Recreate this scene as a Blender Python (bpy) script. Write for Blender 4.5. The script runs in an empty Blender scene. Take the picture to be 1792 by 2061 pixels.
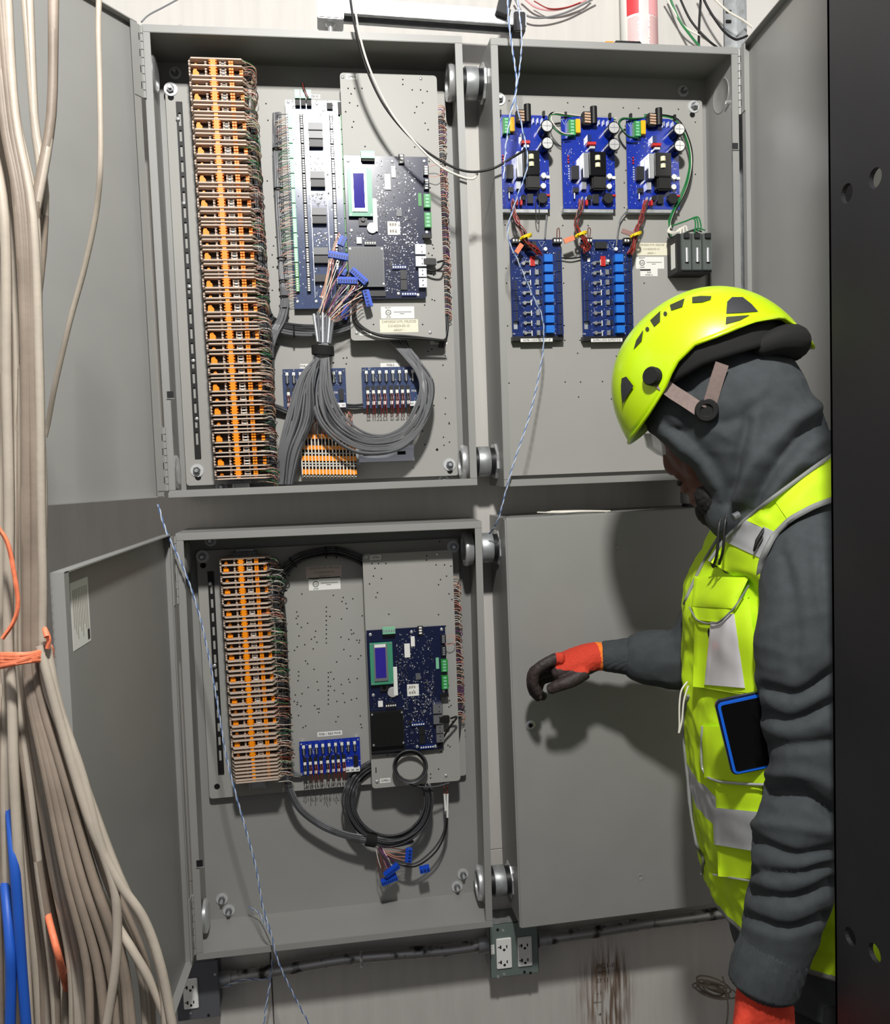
import bpy, bmesh, math, random
from mathutils import Vector, Matrix
random.seed(7)
PI = math.pi
S = bpy.context.scene
COL = S.collection
# ------------------------------------------------------------------ camera, light, exposure
CAM = Vector((.2977, -1.6715, 1.45)); YAW, PIT, ROL, FPX = .1452, -.0596, -.0362, 1670.0
_f = Vector((math.sin(YAW)*math.cos(PIT), math.cos(YAW)*math.cos(PIT), math.sin(PIT)))
_r = Vector((math.cos(YAW), -math.sin(YAW), 0)); _u = _r.cross(_f)
_r, _u = math.cos(ROL)*_r+math.sin(ROL)*_u, -math.sin(ROL)*_r+math.cos(ROL)*_u
cd = bpy.data.cameras.new('camera'); cam = bpy.data.objects.new('camera', cd); COL.objects.link(cam)
cam.matrix_world = Matrix((( _r.x, _u.x, -_f.x, CAM.x), (_r.y, _u.y, -_f.y, CAM.y), (_r.z, _u.z, -_f.z, CAM.z), (0, 0, 0, 1)))
cd.sensor_fit = 'HORIZONTAL'; cd.sensor_width = 36.0; cd.lens = 36.0*FPX/1792.0; cd.clip_start = .02
S.camera = cam
W = bpy.data.worlds.new('world'); S.world = W; W.use_nodes = True
W.node_tree.nodes['Background'].inputs[0].default_value = (.86, .88, 1.0, 1)
W.node_tree.nodes['Background'].inputs[1].default_value = .27
ld = bpy.data.lights.new('bulb', 'POINT'); ld.energy = 200; ld.shadow_soft_size = .075; ld.color = (1.0, .978, .94)
lo = bpy.data.objects.new('bulb', ld); lo.location = (.38, -1.65, 2.8); COL.objects.link(lo)
S.view_settings.view_transform = 'Standard'; S.view_settings.look = 'None'
S.view_settings.exposure = 0.0; S.view_settings.gamma = 1.0; S.view_settings.use_curve_mapping = False

def U(px, py, y):
    """point of the plane y = const seen at this place of the photograph"""
    d = (px-896)/FPX*_r-(py-1030.5)/FPX*_u+_f
    return CAM+d*((y-CAM.y)/d.y)
def rect(y, *c):
    """x0,x1,z0,z1 of an upright rectangle at depth y from photo corners TL,TR,BR,BL (or TL,BR)"""
    p = [U(a, b, y) for a, b in c]
    if len(p) == 2: return min(q.x for q in p), max(q.x for q in p), min(q.z for q in p), max(q.z for q in p)
    return (p[0].x+p[3].x)/2, (p[1].x+p[2].x)/2, (p[2].z+p[3].z)/2, (p[0].z+p[1].z)/2

# ------------------------------------------------------------------ materials
M = {}
def lin(c): return tuple(((x/255+.055)/1.055)**2.4 if x > 10 else x/255/12.92 for x in c)
def mat(name, rgb, rough=.5, metal=0., noise=0., scale=30., bump=0., bscale=200., spec=.5, coat=0., emit=0., wear=None, stretch=None, alpha=1., trans=0.):
    m = bpy.data.materials.new(name); m.use_nodes = True; nt = m.node_tree; b = nt.nodes['Principled BSDF']
    c = lin(rgb)+(1,)
    b.inputs['Base Color'].default_value = c; b.inputs['Roughness'].default_value = rough; b.inputs['Metallic'].default_value = metal
    b.inputs['Specular IOR Level'].default_value = spec
    if coat: b.inputs['Coat Weight'].default_value = coat; b.inputs['Coat Roughness'].default_value = .08
    if trans: b.inputs['Transmission Weight'].default_value = trans
    if alpha < 1: b.inputs['Alpha'].default_value = alpha
    tc = nt.nodes.new('ShaderNodeTexCoord'); mp = nt.nodes.new('ShaderNodeMapping'); nt.links.new(tc.outputs['Object'], mp.inputs[0])
    if stretch: mp.inputs['Scale'].default_value = stretch
    if noise or wear:
        n = nt.nodes.new('ShaderNodeTexNoise'); n.inputs['Scale'].default_value = scale; n.inputs['Detail'].default_value = 5
        nt.links.new(mp.outputs[0], n.inputs[0])
        r = nt.nodes.new('ShaderNodeValToRGB'); nt.links.new(n.outputs[0], r.inputs[0])
        lo_ = tuple(x*(1-noise) for x in c[:3])+(1,); hi_ = tuple(min(1, x*(1+noise)) for x in c[:3])+(1,)
        r.color_ramp.elements[0].position = .3; r.color_ramp.elements[1].position = .7
        r.color_ramp.elements[0].color = lo_; r.color_ramp.elements[1].color = hi_
        if wear: r.color_ramp.elements[0].color = lin(wear)+(1,); r.color_ramp.elements[0].position = .36; r.color_ramp.elements[1].position = .46
        nt.links.new(r.outputs[0], b.inputs['Base Color'])
    if bump:
        n2 = nt.nodes.new('ShaderNodeTexNoise'); n2.inputs['Scale'].default_value = bscale; n2.inputs['Detail'].default_value = 3
        nt.links.new(mp.outputs[0], n2.inputs[0])
        bp = nt.nodes.new('ShaderNodeBump'); bp.inputs['Strength'].default_value = bump; bp.inputs['Distance'].default_value = .002
        nt.links.new(n2.outputs[0], bp.inputs['Height']); nt.links.new(bp.outputs[0], b.inputs['Normal'])
    if emit: b.inputs['Emission Color'].default_value = c; b.inputs['Emission Strength'].default_value = emit
    M[name] = m; return m
mat('grey_paint', (148, 148, 145), .42, noise=.03, scale=9, bump=.05, bscale=700)
mat('plate_paint', (162, 161, 156), .5, noise=.02, scale=8, bump=.04, bscale=700)
mat('white_ply', (196, 193, 188), .75, noise=.05, scale=7, bump=.12, bscale=60, stretch=(6, 1, .6))
mat('wall_paint', (206, 203, 198), .8, noise=.05, scale=5)
mat('floor_conc', (66, 62, 58), .85, noise=.2, scale=8, bump=.3, bscale=90)
mat('zinc', (214, 216, 217), .30, .65, noise=.10, scale=40); mat('washer', (206, 208, 208), .5, .35); mat('nut', (120, 122, 124), .28, .7)
mat('galv', (176, 179, 180), .45, .6, noise=.18, scale=60)
mat('pipe', (176, 176, 174), .36, .7, wear=(70, 66, 62), scale=28, noise=.1)
mat('black', (12, 12, 12), .55)
mat('soft_black', (13, 13, 14), .85)
mat('black_gloss', (9, 9, 10), .22)
mat('hole', (4, 4, 4), .9)
mat('steel_dark', (27, 27, 30), .42, noise=.3, scale=5, bump=.05, bscale=90)
mat('tb_grey', (205, 186, 170), .55)
mat('tb_dark', (38, 30, 24), .7)
mat('orange', (255, 150, 10), .4)
mat('white', (238, 238, 234), .45)
mat('label_white', (236, 236, 230), .6)
mat('label_cream', (232, 228, 205), .6)
mat('label_pink', (206, 190, 182), .6)
mat('ink', (40, 38, 36), .7)
mat('ink_faint', (150, 142, 130), .7)
mat('pcb_navy', (20, 28, 60), .25, coat=.4, noise=.2, scale=300)
mat('pcb_grey', (62, 76, 112), .2, coat=.8, noise=.25, scale=400)
mat('pcb_blue', (14, 46, 158), .26, coat=.4, noise=.15, scale=250)
mat('pcb_deep', (18, 42, 104), .28, coat=.4, noise=.2, scale=250)
mat('silver', (214, 216, 218), .28, .9)
mat('solder', (196, 200, 206), .35, .7)
mat('green_plug', (46, 140, 62), .4)
mat('green_pale', (130, 196, 160), .4)
mat('lcd_green', (70, 150, 118), .35)
mat('lcd_screen', (52, 44, 150), .06, coat=1.)
mat('relay_blue', (28, 116, 214), .38)
mat('plug_blue', (24, 78, 196), .4)
mat('yellow', (244, 186, 14), .4)
mat('cap_white', (226, 226, 224), .3, .5)
mat('cap_cream', (236, 230, 190), .45)
mat('chip', (30, 30, 33), .45)
mat('chip_grey', (96, 98, 102), .4)
mat('red', (196, 34, 30), .45)
mat('red_wire', (150, 36, 28), .4)
mat('brown_wire', (112, 52, 34), .45)
mat('cable_grey', (118, 119, 122), .38)
mat('cable_dark', (66, 67, 70), .42)
mat('wire_tan', (208, 176, 150), .5)
mat('wire_pink', (214, 142, 124), .5)
mat('wire_white', (226, 222, 210), .45)
mat('wire_green', (38, 120, 66), .42)
mat('wire_purple', (120, 60, 120), .5)
mat('cat_white', (178, 168, 154), .5, noise=.1, scale=25, bump=.1, bscale=150)
mat('cat_dirty', (138, 125, 112), .55, noise=.18, scale=20, bump=.1, bscale=150)
mat('cat_blue', (28, 84, 180), .5)
mat('twine_orange', (240, 130, 92), .6, noise=.15, scale=200)
mat('pair_blue', (92, 122, 176), .4)
mat('pair_white', (206, 216, 230), .35)
mat('zip_yellow', (238, 210, 30), .45)
mat('clear_plastic', (120, 128, 124), .15, alpha=.55)

# ------------------------------------------------------------------ mesh helpers
def V(*a): return Vector(a)
class MB:
    def __init__(s): s.v = []; s.f = []; s.mi = []; s.c = 0
    def add(s, vs, fs):
        o = len(s.v); s.v += [tuple(v) for v in vs]
        for f in fs: s.f.append(tuple(o+i for i in f)); s.mi.append(s.c)
        return s
    def mat(s, i): s.c = i; return s
    def box(s, x0, x1, y0, y1, z0, z1):
        v = [(x, y, z) for z in (z0, z1) for y in (y0, y1) for x in (x0, x1)]
        return s.add(v, [(0, 2, 3, 1), (4, 5, 7, 6), (0, 1, 5, 4), (2, 6, 7, 3), (0, 4, 6, 2), (1, 3, 7, 5)])
    def obox(s, c, a, b, d):
        c, a, b, d = Vector(c), Vector(a), Vector(b), Vector(d)
        v = [c+i*a+j*b+k*d for k in (-1, 1) for j in (-1, 1) for i in (-1, 1)]
        return s.add(v, [(0, 2, 3, 1), (4, 5, 7, 6), (0, 1, 5, 4), (2, 6, 7, 3), (0, 4, 6, 2), (1, 3, 7, 5)])
    def prism(s, poly, ext):
        """poly: list of points, ext: extrusion vector"""
        n = len(poly); e = Vector(ext); p = [Vector(q) for q in poly]
        return s.add(p+[q+e for q in p], [tuple(range(n-1, -1, -1)), tuple(range(n, 2*n))]+[(i, (i+1) % n, n+(i+1) % n, n+i) for i in range(n)])
    def cyl(s, p0, p1, r0, r1=None, n=12, caps=True):
        p0, p1 = Vector(p0), Vector(p1); r1 = r0 if r1 is None else r1
        w = (p1-p0).normalized(); a = w.orthogonal().normalized(); b = w.cross(a)
        v = []
        for p, r in ((p0, r0), (p1, r1)):
            for i in range(n):
                t = 2*PI*i/n; v.append(p+r*(math.cos(t)*a+math.sin(t)*b))
        f = [(i, (i+1) % n, n+(i+1) % n, n+i) for i in range(n)]
        if caps: f += [tuple(range(n-1, -1, -1)), tuple(range(n, 2*n))]
        return s.add(v, f)
    def lathe(s, o, axis, prof, n=20, close=False):
        """prof: (along, radius) pairs"""
        o = Vector(o); w = Vector(axis).normalized(); a = w.orthogonal().normalized(); b = w.cross(a); v = []; k = len(prof)
        for h, r in prof:
            for i in range(n):
                t = 2*PI*i/n; v.append(o+w*h+r*(math.cos(t)*a+math.sin(t)*b))
        f = []
        for j in range(k if close else k-1):
            j2 = (j+1) % k
            f += [(j*n+i, j*n+(i+1) % n, j2*n+(i+1) % n, j2*n+i) for i in range(n)]
        if not close:
            if prof[0][1] > 1e-6: f.append(tuple(range(n-1, -1, -1)))
            if prof[-1][1] > 1e-6: f.append(tuple((k-1)*n+i for i in range(n)))
        return s.add(v, f)
    def tube(s, pts, r, n=6, caps=True):
        p = [Vector(q) for q in pts]; k = len(p)
        if k < 2: return s
        rr = r if isinstance(r, (list, tuple)) else [r]*k
        t = [(p[min(i+1, k-1)]-p[max(i-1, 0)]).normalized() for i in range(k)]
        a = t[0].orthogonal().normalized(); v = []
        for i in range(k):
            a = (a-t[i]*a.dot(t[i]))
            a = a.normalized() if a.length > 1e-6 else t[i].orthogonal().normalized()
            b = t[i].cross(a)
            for j in range(n):
                h = 2*PI*j/n; v.append(p[i]+rr[i]*(math.cos(h)*a+math.sin(h)*b))
        f = [(i*n+j, i*n+(j+1) % n, (i+1)*n+(j+1) % n, (i+1)*n+j) for i in range(k-1) for j in range(n)]
        if caps: f += [tuple(range(n-1, -1, -1)), tuple((k-1)*n+j for j in range(n))]
        return s.add(v, f)
    def loft(s, rings, caps=True):
        n = len(rings[0]); k = len(rings)
        f = [(i*n+j, i*n+(j+1) % n, (i+1)*n+(j+1) % n, (i+1)*n+j) for i in range(k-1) for j in range(n)]
        if caps: f += [tuple(range(n-1, -1, -1)), tuple((k-1)*n+j for j in range(n))]
        return s.add([v for r in rings for v in r], f)
    def mesh(s, name, mats, smooth=None, bevel=0):
        me = bpy.data.meshes.new(name); me.from_pydata(s.v, [], s.f)
        for m in (mats if isinstance(mats, (list, tuple)) else [mats]): me.materials.append(M[m] if isinstance(m, str) else m)
        me.polygons.foreach_set('material_index', s.mi)
        bm = bmesh.new(); bm.from_mesh(me)
        bmesh.ops.recalc_face_normals(bm, faces=bm.faces)
        if bevel:
            bmesh.ops.bevel(bm, geom=[e for e in bm.edges if len(e.link_faces) == 2 and e.calc_face_angle(0) > .6], offset=bevel, segments=2, affect='EDGES', clamp_overlap=True)
        bm.to_mesh(me); bm.free()
        if smooth is not None:
            me.polygons.foreach_set('use_smooth', [True]*len(me.polygons)); me.set_sharp_from_angle(angle=math.radians(smooth))
        return me
    def build(s, name, mats, parent=None, smooth=None, bevel=0, local=False, loc=None, label=None, kind=None):
        return link(name, s.mesh(name, mats, smooth, bevel), parent, local, loc, label, kind)
WORLD = {}
def link(name, me, parent=None, local=False, loc=None, label=None, kind=None):
    o = bpy.data.objects.new(name, me); COL.objects.link(o)
    if parent is not None:
        o.parent = parent
        if not local: o.location = -WORLD.get(parent.name, Vector((0, 0, 0)))
        WORLD[o.name] = Vector((0, 0, 0)) if not local else WORLD.get(parent.name, Vector((0, 0, 0)))
    if loc is not None: o.location = loc
    if parent is None: WORLD[o.name] = Vector(o.location)
    if label: o['label'] = label
    if kind: o['kind'] = kind
    return o
def thing(name, label, cat, loc, group=None, rot=None):
    o = bpy.data.objects.new(name, None); COL.objects.link(o); o.location = loc; o.empty_display_size = .02
    if rot: o.rotation_euler = rot
    WORLD[o.name] = Vector(loc); return tag(o, label, cat, group)
def tag(o, label, cat, group=None):
    o['label'] = label; o['category'] = cat
    if group: o['group'] = group
    return o
def struct(o): o['kind'] = 'structure'; return o
def curve(pts, k=6):
    """Catmull-Rom through the points"""
    p = [Vector(q) for q in pts]
    if len(p) < 3: return [p[0].lerp(p[-1], i/k) for i in range(k+1)]
    p = [2*p[0]-p[1]]+p+[2*p[-1]-p[-2]]; out = []
    for i in range(1, len(p)-2):
        for j in range(k):
            t = j/k; a, b, c, d = p[i-1], p[i], p[i+1], p[i+2]
            out.append(.5*((2*b)+(c-a)*t+(2*a-5*b+4*c-d)*t*t+(3*b-a-3*c+d)*t*t*t))
    out.append(p[-2]); return out
def pxcurve(lst, k=6):
    """curve through (px, py, y) triples"""
    return curve([U(*q) for q in lst], k)
_txt = {}
def text_mesh(s, size, m, thick=.0002, align='CENTER', bold=0):
    cu = bpy.data.curves.new('lettering', 'FONT'); cu.body = s; cu.size = size; cu.align_x = align; cu.align_y = 'CENTER'; cu.extrude = thick; cu.offset = bold
    o = bpy.data.objects.new('lettering', cu); COL.objects.link(o)
    me = bpy.data.meshes.new_from_object(o.evaluated_get(bpy.context.evaluated_depsgraph_get()))
    bpy.data.objects.remove(o); bpy.data.curves.remove(cu); me.name = 'lettering'
    me.materials.clear(); me.materials.append(M[m]); return me
def text(s, size, m, pos, parent, rot=(PI/2, 0, 0), sx=1., **k):
    o = link('lettering', text_mesh(s, size, m, **k), parent)
    o.location = Vector(pos)-WORLD.get(parent.name, Vector((0, 0, 0))); o.rotation_euler = rot; o.scale = (sx, 1, 1); return o
# ------------------------------------------------------------------ the room
YW = .152; FZ = -.10
m = MB(); m.box(-1.6, 2.6, YW+.02, YW+.06, FZ, 2.95); struct(m.build('wall_back', 'wall_paint'))
wall = bpy.data.objects['wall_back']
sx = U(548, 1990, YW).x; ex = U(1457, 60, YW).x
for a, b, z0, z1 in ((-1.55, sx-.0012, FZ, .5588), (sx+.0012, ex, FZ, .5588), (-1.55, ex, .56, 2.93)):
    q = MB().box(a, b, YW, YW+.018, z0, z1).build('plywood_panel', 'white_ply', wall, bevel=.001)
m = MB().box(-1.6, 2.6, -6.5, YW+.06, FZ-.04, FZ); struct(m.build('floor', 'floor_conc'))
m = MB().box(2.55, 2.6, -6.5, YW+.06, FZ, 2.95); struct(m.build('wall_right', 'wall_paint'))
m = MB().box(-1.65, -1.6, -6.5, YW+.06, FZ, 2.95); struct(m.build('wall_left', 'wall_paint'))
# steel stud beside the end of the plywood
t = MB(); x0 = ex+.004
t.box(x0, x0+.036, YW+.004, YW+.02, FZ, 2.94); t.box(x0+.030, x0+.036, YW-.03, YW+.004, FZ, 2.94)
st = struct(t.build('trim_1', 'galv'))
for px, py in ((1468, 22), (1468, 42)):
    p = U(px, py, YW); MB().box(p.x-.006, p.x+.006, YW+.001, YW+.0045, p.z-.003, p.z+.003).build('slot', 'hole', st)

# ------------------------------------------------------------------ enclosures
DEP = .145; FL = .0145; TH = .002
ZT = 2.291
def bolt(parent, p, r=.0135, out=.012, y0=None, dark=False, rot=0):
    """washer with a hex nut and thread end, facing the room"""
    x, y, z = p; mt = 'zinc'
    MB().lathe((x, y, z), (0, -1, 0), [(0, r), (.002, r), (.002, r*.4), (0, r*.4)], 20, True).build('washer', mt, parent, smooth=30)
    m = MB(); a = [V(x+r*.55*math.cos(rot+k*PI/3), y-.002, z+r*.55*math.sin(rot+k*PI/3)) for k in range(6)]
    m.prism(a, (0, -out*.5, 0)); m.cyl((x, y-.002, z), (x, y-out, z), r*.27, n=10)
    m.build('bolt', mt, parent, smooth=30)
def enclosure(name, label, x, z, w, h, roll, bolts=(), knock=()):
    e = thing(name, label, 'enclosure', (x, 0, z), rot=(0, -roll, 0))
    m = MB()
    m.box(0, w, DEP-TH, DEP, -h, 0)
    m.box(0, TH, 0, DEP-TH, -h, 0); m.box(w-TH, w, 0, DEP-TH, -h, 0)
    m.box(TH, w-TH, 0, DEP-TH, -TH, 0); m.box(TH, w-TH, 0, DEP-TH, -h, -h+TH)
    m.build('body', 'grey_paint', e, local=True)
    f = MB(); f.box(0, w, -.0025, 0, -FL, 0); f.box(0, w, -.0025, 0, -h, -h+FL); f.box(0, FL, -.0025, 0, -h+FL, -FL); f.box(w-FL, w, -.0025, 0, -h+FL, -FL)
    f.build('flange', 'grey_paint', e, local=True, bevel=.0008)
    return e
def door(e, hx, w, h, ang, side, ztop=0.):
    """door swung open: ang is measured from the outward x direction towards the room"""
    a = math.radians(ang); d = V(side*math.cos(a), -math.sin(a), 0)
    n = V(math.sin(a), side*math.cos(a)*side*-1 if False else 0, 0)
    # inward normal of the open door
    n = V(-side*math.sin(a), -math.cos(a), 0) if True else n
    o = V(hx, -.006, ztop); L = .017
    def P(s_, k, z): return o+d*s_+n*k+V(0, 0, z)
    def bx(m, s0, s1, k0, k1, z0, z1):
        m.obox(P((s0+s1)/2, (k0+k1)/2, (z0+z1)/2), d*((s1-s0)/2), n*((k1-k0)/2), V(0, 0, (z1-z0)/2))
    m = MB(); bx(m, .004, w, -L, -L+.002, -h, 0)
    bx(m, .004, .006, -L, 0, -h, 0); bx(m, w-.002, w, -L, 0, -h, 0); bx(m, .006, w-.002, -L, 0, -.002, 0); bx(m, .006, w-.002, -L, 0, -h, -h+.002)
    bx(m, .006, .020, -.0015, 0, -h, 0); bx(m, w-.016, w-.002, -.0015, 0, -h, 0)
    dr = m.build('door', 'grey_paint', e, local=True)
    for z0, z1 in ((-.137, -.004), (-h+.012, -h+.135)):
        k = MB(); bx(k, -.002, .020, 0, .0015, z0, z1)
        nk = 9
        for i in range(nk):
            a0 = z0+(z1-z0)*i/nk; a1 = z0+(z1-z0)*(i+1)/nk-.0015
            c = P(-.003, .002, 0); k.cyl((c.x, c.y, a0), (c.x, c.y, a1), .0032, n=8)
        hg = k.build('hinge', 'grey_paint', dr, local=True, smooth=40)
        for i in range(1, nk, 2):
            s_ = MB(); zc = z0+(z1-z0)*(i+.5)/nk; bx(s_, .002, .0036, .0012, .0019, zc-.0065, zc+.0065); s_.build('hinge_slot', 'hole', dr, local=True)
    return dr, P, bx
EA = enclosure('electrical_enclosure', 'upper left open grey steel enclosure with tall orange terminal strip inside', 0, ZT, .61, .8906, .001)
EB = enclosure('electrical_enclosure', 'upper right open grey steel enclosure holding three blue power supply boards', .6678, ZT, .5257, .8956, -.001)
EC = enclosure('electrical_enclosure', 'lower left open grey steel enclosure with coiled grey cable at its bottom', .0103, ZT-.96, .6067, .8600, -.0062)
ED = enclosure('electrical_enclosure', 'lower right grey steel enclosure with its door shut behind the worker', .6637, ZT-.9613, .545, .8619, .0056)
drA, PA, bA = door(EA, -.004, .600, .888, 55, -1)
drB, PB, bB = door(EB, .5257+.004, .515, .893, 95, 1)
drC, PC, bC = door(EC, -.004, .585, .858, 87, -1)
# dark gasket edge seen in the gap between frame and open door
# closed door of the lower right enclosure
m = MB().box(-.002, .547, -.0205, -.003, -.864, .002); drD = m.build('door', 'grey_paint', ED, local=True, bevel=.003)
def onD(px, py, y=-.0205): 
    return U(px, py, y)-V(.6637, 0, ZT-.9613)
p = onD(1066, 1460)
MB().lathe((p.x, -.0205, p.z), (0, -1, 0), [(0, .0105), (.002, .0105), (.003, .0085), (.003, .006), (.0015, .006), (.0015, 0)], 24).build('lock', 'zinc', drD, local=True, smooth=35)
MB().cyl((p.x, -.0221, p.z), (p.x, -.0232, p.z), .0042, n=14).build('lock_core', 'black_gloss', drD, local=True, smooth=35)
for px, py in ((1243, 1101), (1286, 1767)):
    p = onD(px, py); MB().lathe((p.x, -.0205, p.z), (0, -1, 0), [(-.001, .007), (.0006, .0066), (.0009, .0055), (.0004, .0048), (.0003, 0)], 20).build('dimple', 'grey_paint', drD, local=True, smooth=60)
# label on the lower left door, latch keepers on the frames
l = MB(); bC(l, .30, .335, -.0151, -.0147, -.118, -.032); lb = None
# ------------------------------------------------------------------ sub-panels, bolts, labels
YP = .124                                   # front face of the sub-panels
def plate(e, name, y, corners, rad=.006, mt='plate_paint', holes=(), th=.002, parent=None, label=None):
    p = [U(a, b, y) for a, b in corners]
    x0, x1, z0, z1 = (p[0].x+p[3].x)/2, (p[1].x+p[2].x)/2, (p[2].z+p[3].z)/2, (p[0].z+p[1].z)/2
    poly = []
    for cx, cz, a0 in ((x1-rad, z1-rad, 0), (x0+rad, z1-rad, 90), (x0+rad, z0+rad, 180), (x1-rad, z0+rad, 270)):
        for k in range(4):
            a = math.radians(a0+30*k); poly.append(V(cx+rad*math.cos(a), y, cz+rad*math.sin(a)))
    m = MB().prism(poly, (0, th, 0)); o = wbuild(m, name, mt, e)
    if holes:
        h = MB()
        for a, b, *r in holes:
            q = U(a, b, y); h.cyl((q.x, y-.0003, q.z), (q.x, y+.001, q.z), r[0] if r else .0016, n=7)
        wbuild(h, 'drilled_hole', 'hole', o).__setitem__('kind', 'stuff')
    return o, (x0, x1, z0, z1)
def wbuild(m, name, mats, parent, **k):
    """part with world coordinates under a parent that may be rotated"""
    o = m.build(name, mats, None, **k); WORLD.pop(o.name, None)
    o.parent = parent; bpy.context.view_layer.update(); o.matrix_parent_inverse = parent.matrix_world.inverted()
    WORLD[o.name] = Vector((0, 0, 0)); return o
def nut(e, px, py, y, r=.0135, rot=.3, out=.012, off=(0, 0)):
    p = U(px, py, y); x, z = p.x, p.z
    wbuild(MB().lathe((x, y, z), (0, -1, 0), [(0, r), (.002, r), (.002, r*.4), (0, r*.4)], 22, True), 'washer', 'washer', e, smooth=30)
    m = MB(); m.prism([V(x+r*.58*math.cos(rot+k*PI/3), y-.002, z+r*.58*math.sin(rot+k*PI/3)) for k in range(6)], (0, -out*.55, 0)); o = wbuild(m, 'nut', 'nut', e)
    wbuild(MB().cyl((x, y-.002, z), (x, y-out*1.3, z), r*.28, n=10), 'bolt', 'zinc', e, smooth=30)
def rnd_holes(n, quads, seed):
    r = random.Random(seed); out = []
    for _ in range(n):
        a, b, c, d = r.choice(quads); out.append((r.uniform(a, c), r.uniform(b, d)))
    return out
def sticker(parent, y, c, mt='label_white', lines=(), size=.006, ink='ink', name='label', sx=1.):
    x0, x1, z0, z1 = rect(y, *c); o = wbuild(MB().box(x0, x1, y-.0004, y, z0, z1), name, mt, parent)
    n = len(lines)
    for i, s in enumerate(lines):
        if s: text(s, size, ink, ((x0+x1)/2, y-.0007, z1-(z1-z0)*(i+.5)/n), o, sx=sx)
    return o, (x0, x1, z0, z1)
def listed_mark(parent, y, c):
    o, (x0, x1, z0, z1) = sticker(parent, y, c); w, h = x1-x0, z1-z0
    cx, cz = x0+w*.22, (z0+z1)/2; r = h*.24
    m = MB().lathe((cx, y-.0003, cz), (0, -1, 0), [(0, r), (.0005, r), (.0005, r*.8), (0, r*.8)], 20, True); wbuild(m, 'round_mark', 'ink', o)
    text('UL', r*1.05, 'ink', (cx, y-.0007, cz), o); text('LISTED', h*.14, 'ink', (cx, y-.0007, z0+h*.12), o); text('SECURITY', h*.12, 'ink', (cx, y-.0007, z1-h*.1), o)
    wbuild(MB().box(x0+w*.38, x1-w*.08, y-.0006, y-.0003, cz+h*.02, cz+h*.06), 'print_line', 'ink', o)
    wbuild(MB().box(x0+w*.56, x1-w*.3, y-.0006, y-.0003, cz-h*.12, cz-h*.08), 'print_line', 'ink', o)
HA = rnd_holes(40, [(525, 200, 560, 480), (540, 690, 560, 720), (890, 600, 905, 880), (640, 700, 720, 735), (850, 700, 900, 900), (545, 300, 552, 640)], 3)+[(880, 905, .003), (893, 880), (905, 890)]
plA, rA = plate(EA, 'sub_panel', YP, [(329, 168), (899, 183), (921, 962), (378, 972)], holes=HA)
HB = [(1025, 203), (1143, 207), (1175, 215), (1255, 217), (1286, 218), (1366, 220), (1400, 246), (1260, 343), (1257, 368), (1400, 351), (1257, 418), (1133, 454), (1184, 454), (1258, 443), (1017, 453), (1019, 540), (1134, 540), (1020, 570), (1135, 570), (1297, 570), (1022, 656), (1136, 655), (1137, 685), (1168, 685), (1163, 711), (1241, 717), (1025, 771), (1138, 769), (1169, 769), (1213, 768), (1236, 768), (1165, 799), (1231, 803), (1242, 804)]
plB, rB = plate(EB, 'sub_panel', YP, [(985, 186), (1412, 206), (1428, 944), (1003, 957)], holes=HB)
HC = [(601+random.uniform(-3, 3), y) for y in (1240, 1256, 1280, 1302, 1352, 1370, 1418, 1440)]+[(657, y) for y in range(1222, 1300, 9)]+[(661, y) for y in range(1354, 1420, 9)]+rnd_holes(70, [(590, 1195, 730, 1470)], 5)+[(690, 1107), (885, 1090), (925, 1148), (930, 1340), (936, 1470)]
plC, rC = plate(EC, 'sub_panel', YP, [(393, 1104), (921, 1088), (940, 1562), (424, 1606)], holes=HC)
for e, l in ((EA, [(344, 180), (397, 947), (905, 935)]), (EB, [(1396, 215), (1005, 200)]), (EC, [(408, 1120), (912, 1100)])):
    for i, (a, b) in enumerate(l): nut(e, a, b, YP, rot=.3+i)
for e, l in ((EB, [(1375, 184), (1028, 925)]), (EC, [(424, 1088), (447, 1809), (461, 1832), (932, 1759), (920, 1784)]), (EA, [(353, 148), (446, 980), (893, 967)])):
    for i, (a, b) in enumerate(l): nut(e, a, b, DEP-TH-.0005, r=.0125, rot=.1+i)
# dark keyhole under the hung bolts
for pl, l in ((plA, [(344, 196), (399, 961), (906, 948)]), (plB, [(1394, 231)]), (plC, [(409, 1138), (437, 1583)])):
    for a, b in l:
        q = U(a, b, YP); wbuild(MB().cyl((q.x, YP-.0003, q.z), (q.x, YP+.0008, q.z), .0062, n=16), 'keyhole', 'hole', pl, smooth=30)
# knock-outs in the side walls
def knock(e, x, y, z, r, sgn):
    wbuild(MB().lathe((x, y, z), (sgn, 0, 0), [(0, r), (.0008, r*.99), (.0012, r*.96), (.0004, r*.93), (.0003, r*.3), (.0003, 0)], 28), 'knockout', 'grey_paint', e, smooth=40)
pB = U(1452, 195, .075); knock(EB, .6678+.5257-.0022, .07, pB.z, .036, -1)
for e, z, x in ((EA, U(306, 160, .1).z, .0022), (EA, U(360, 950, .1).z, .0022), (EC, U(380, 1120, .1).z, .0125), (EC, U(417, 1830, .1).z, .0125)):
    wbuild(MB().lathe((x, .075, z), (1, 0, 0), [(0, .034), (.006, .034), (.008, .030), (.009, .02), (.009, 0)], 28), 'hole_plug', 'zinc', e, smooth=35)
pq = U(1463, 206, .03); wbuild(MB().cyl((1.1935-.002, .03, pq.z), (1.1935-.012, .03, pq.z), .004, n=10), 'bolt', 'zinc', EB, smooth=35)
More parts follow.
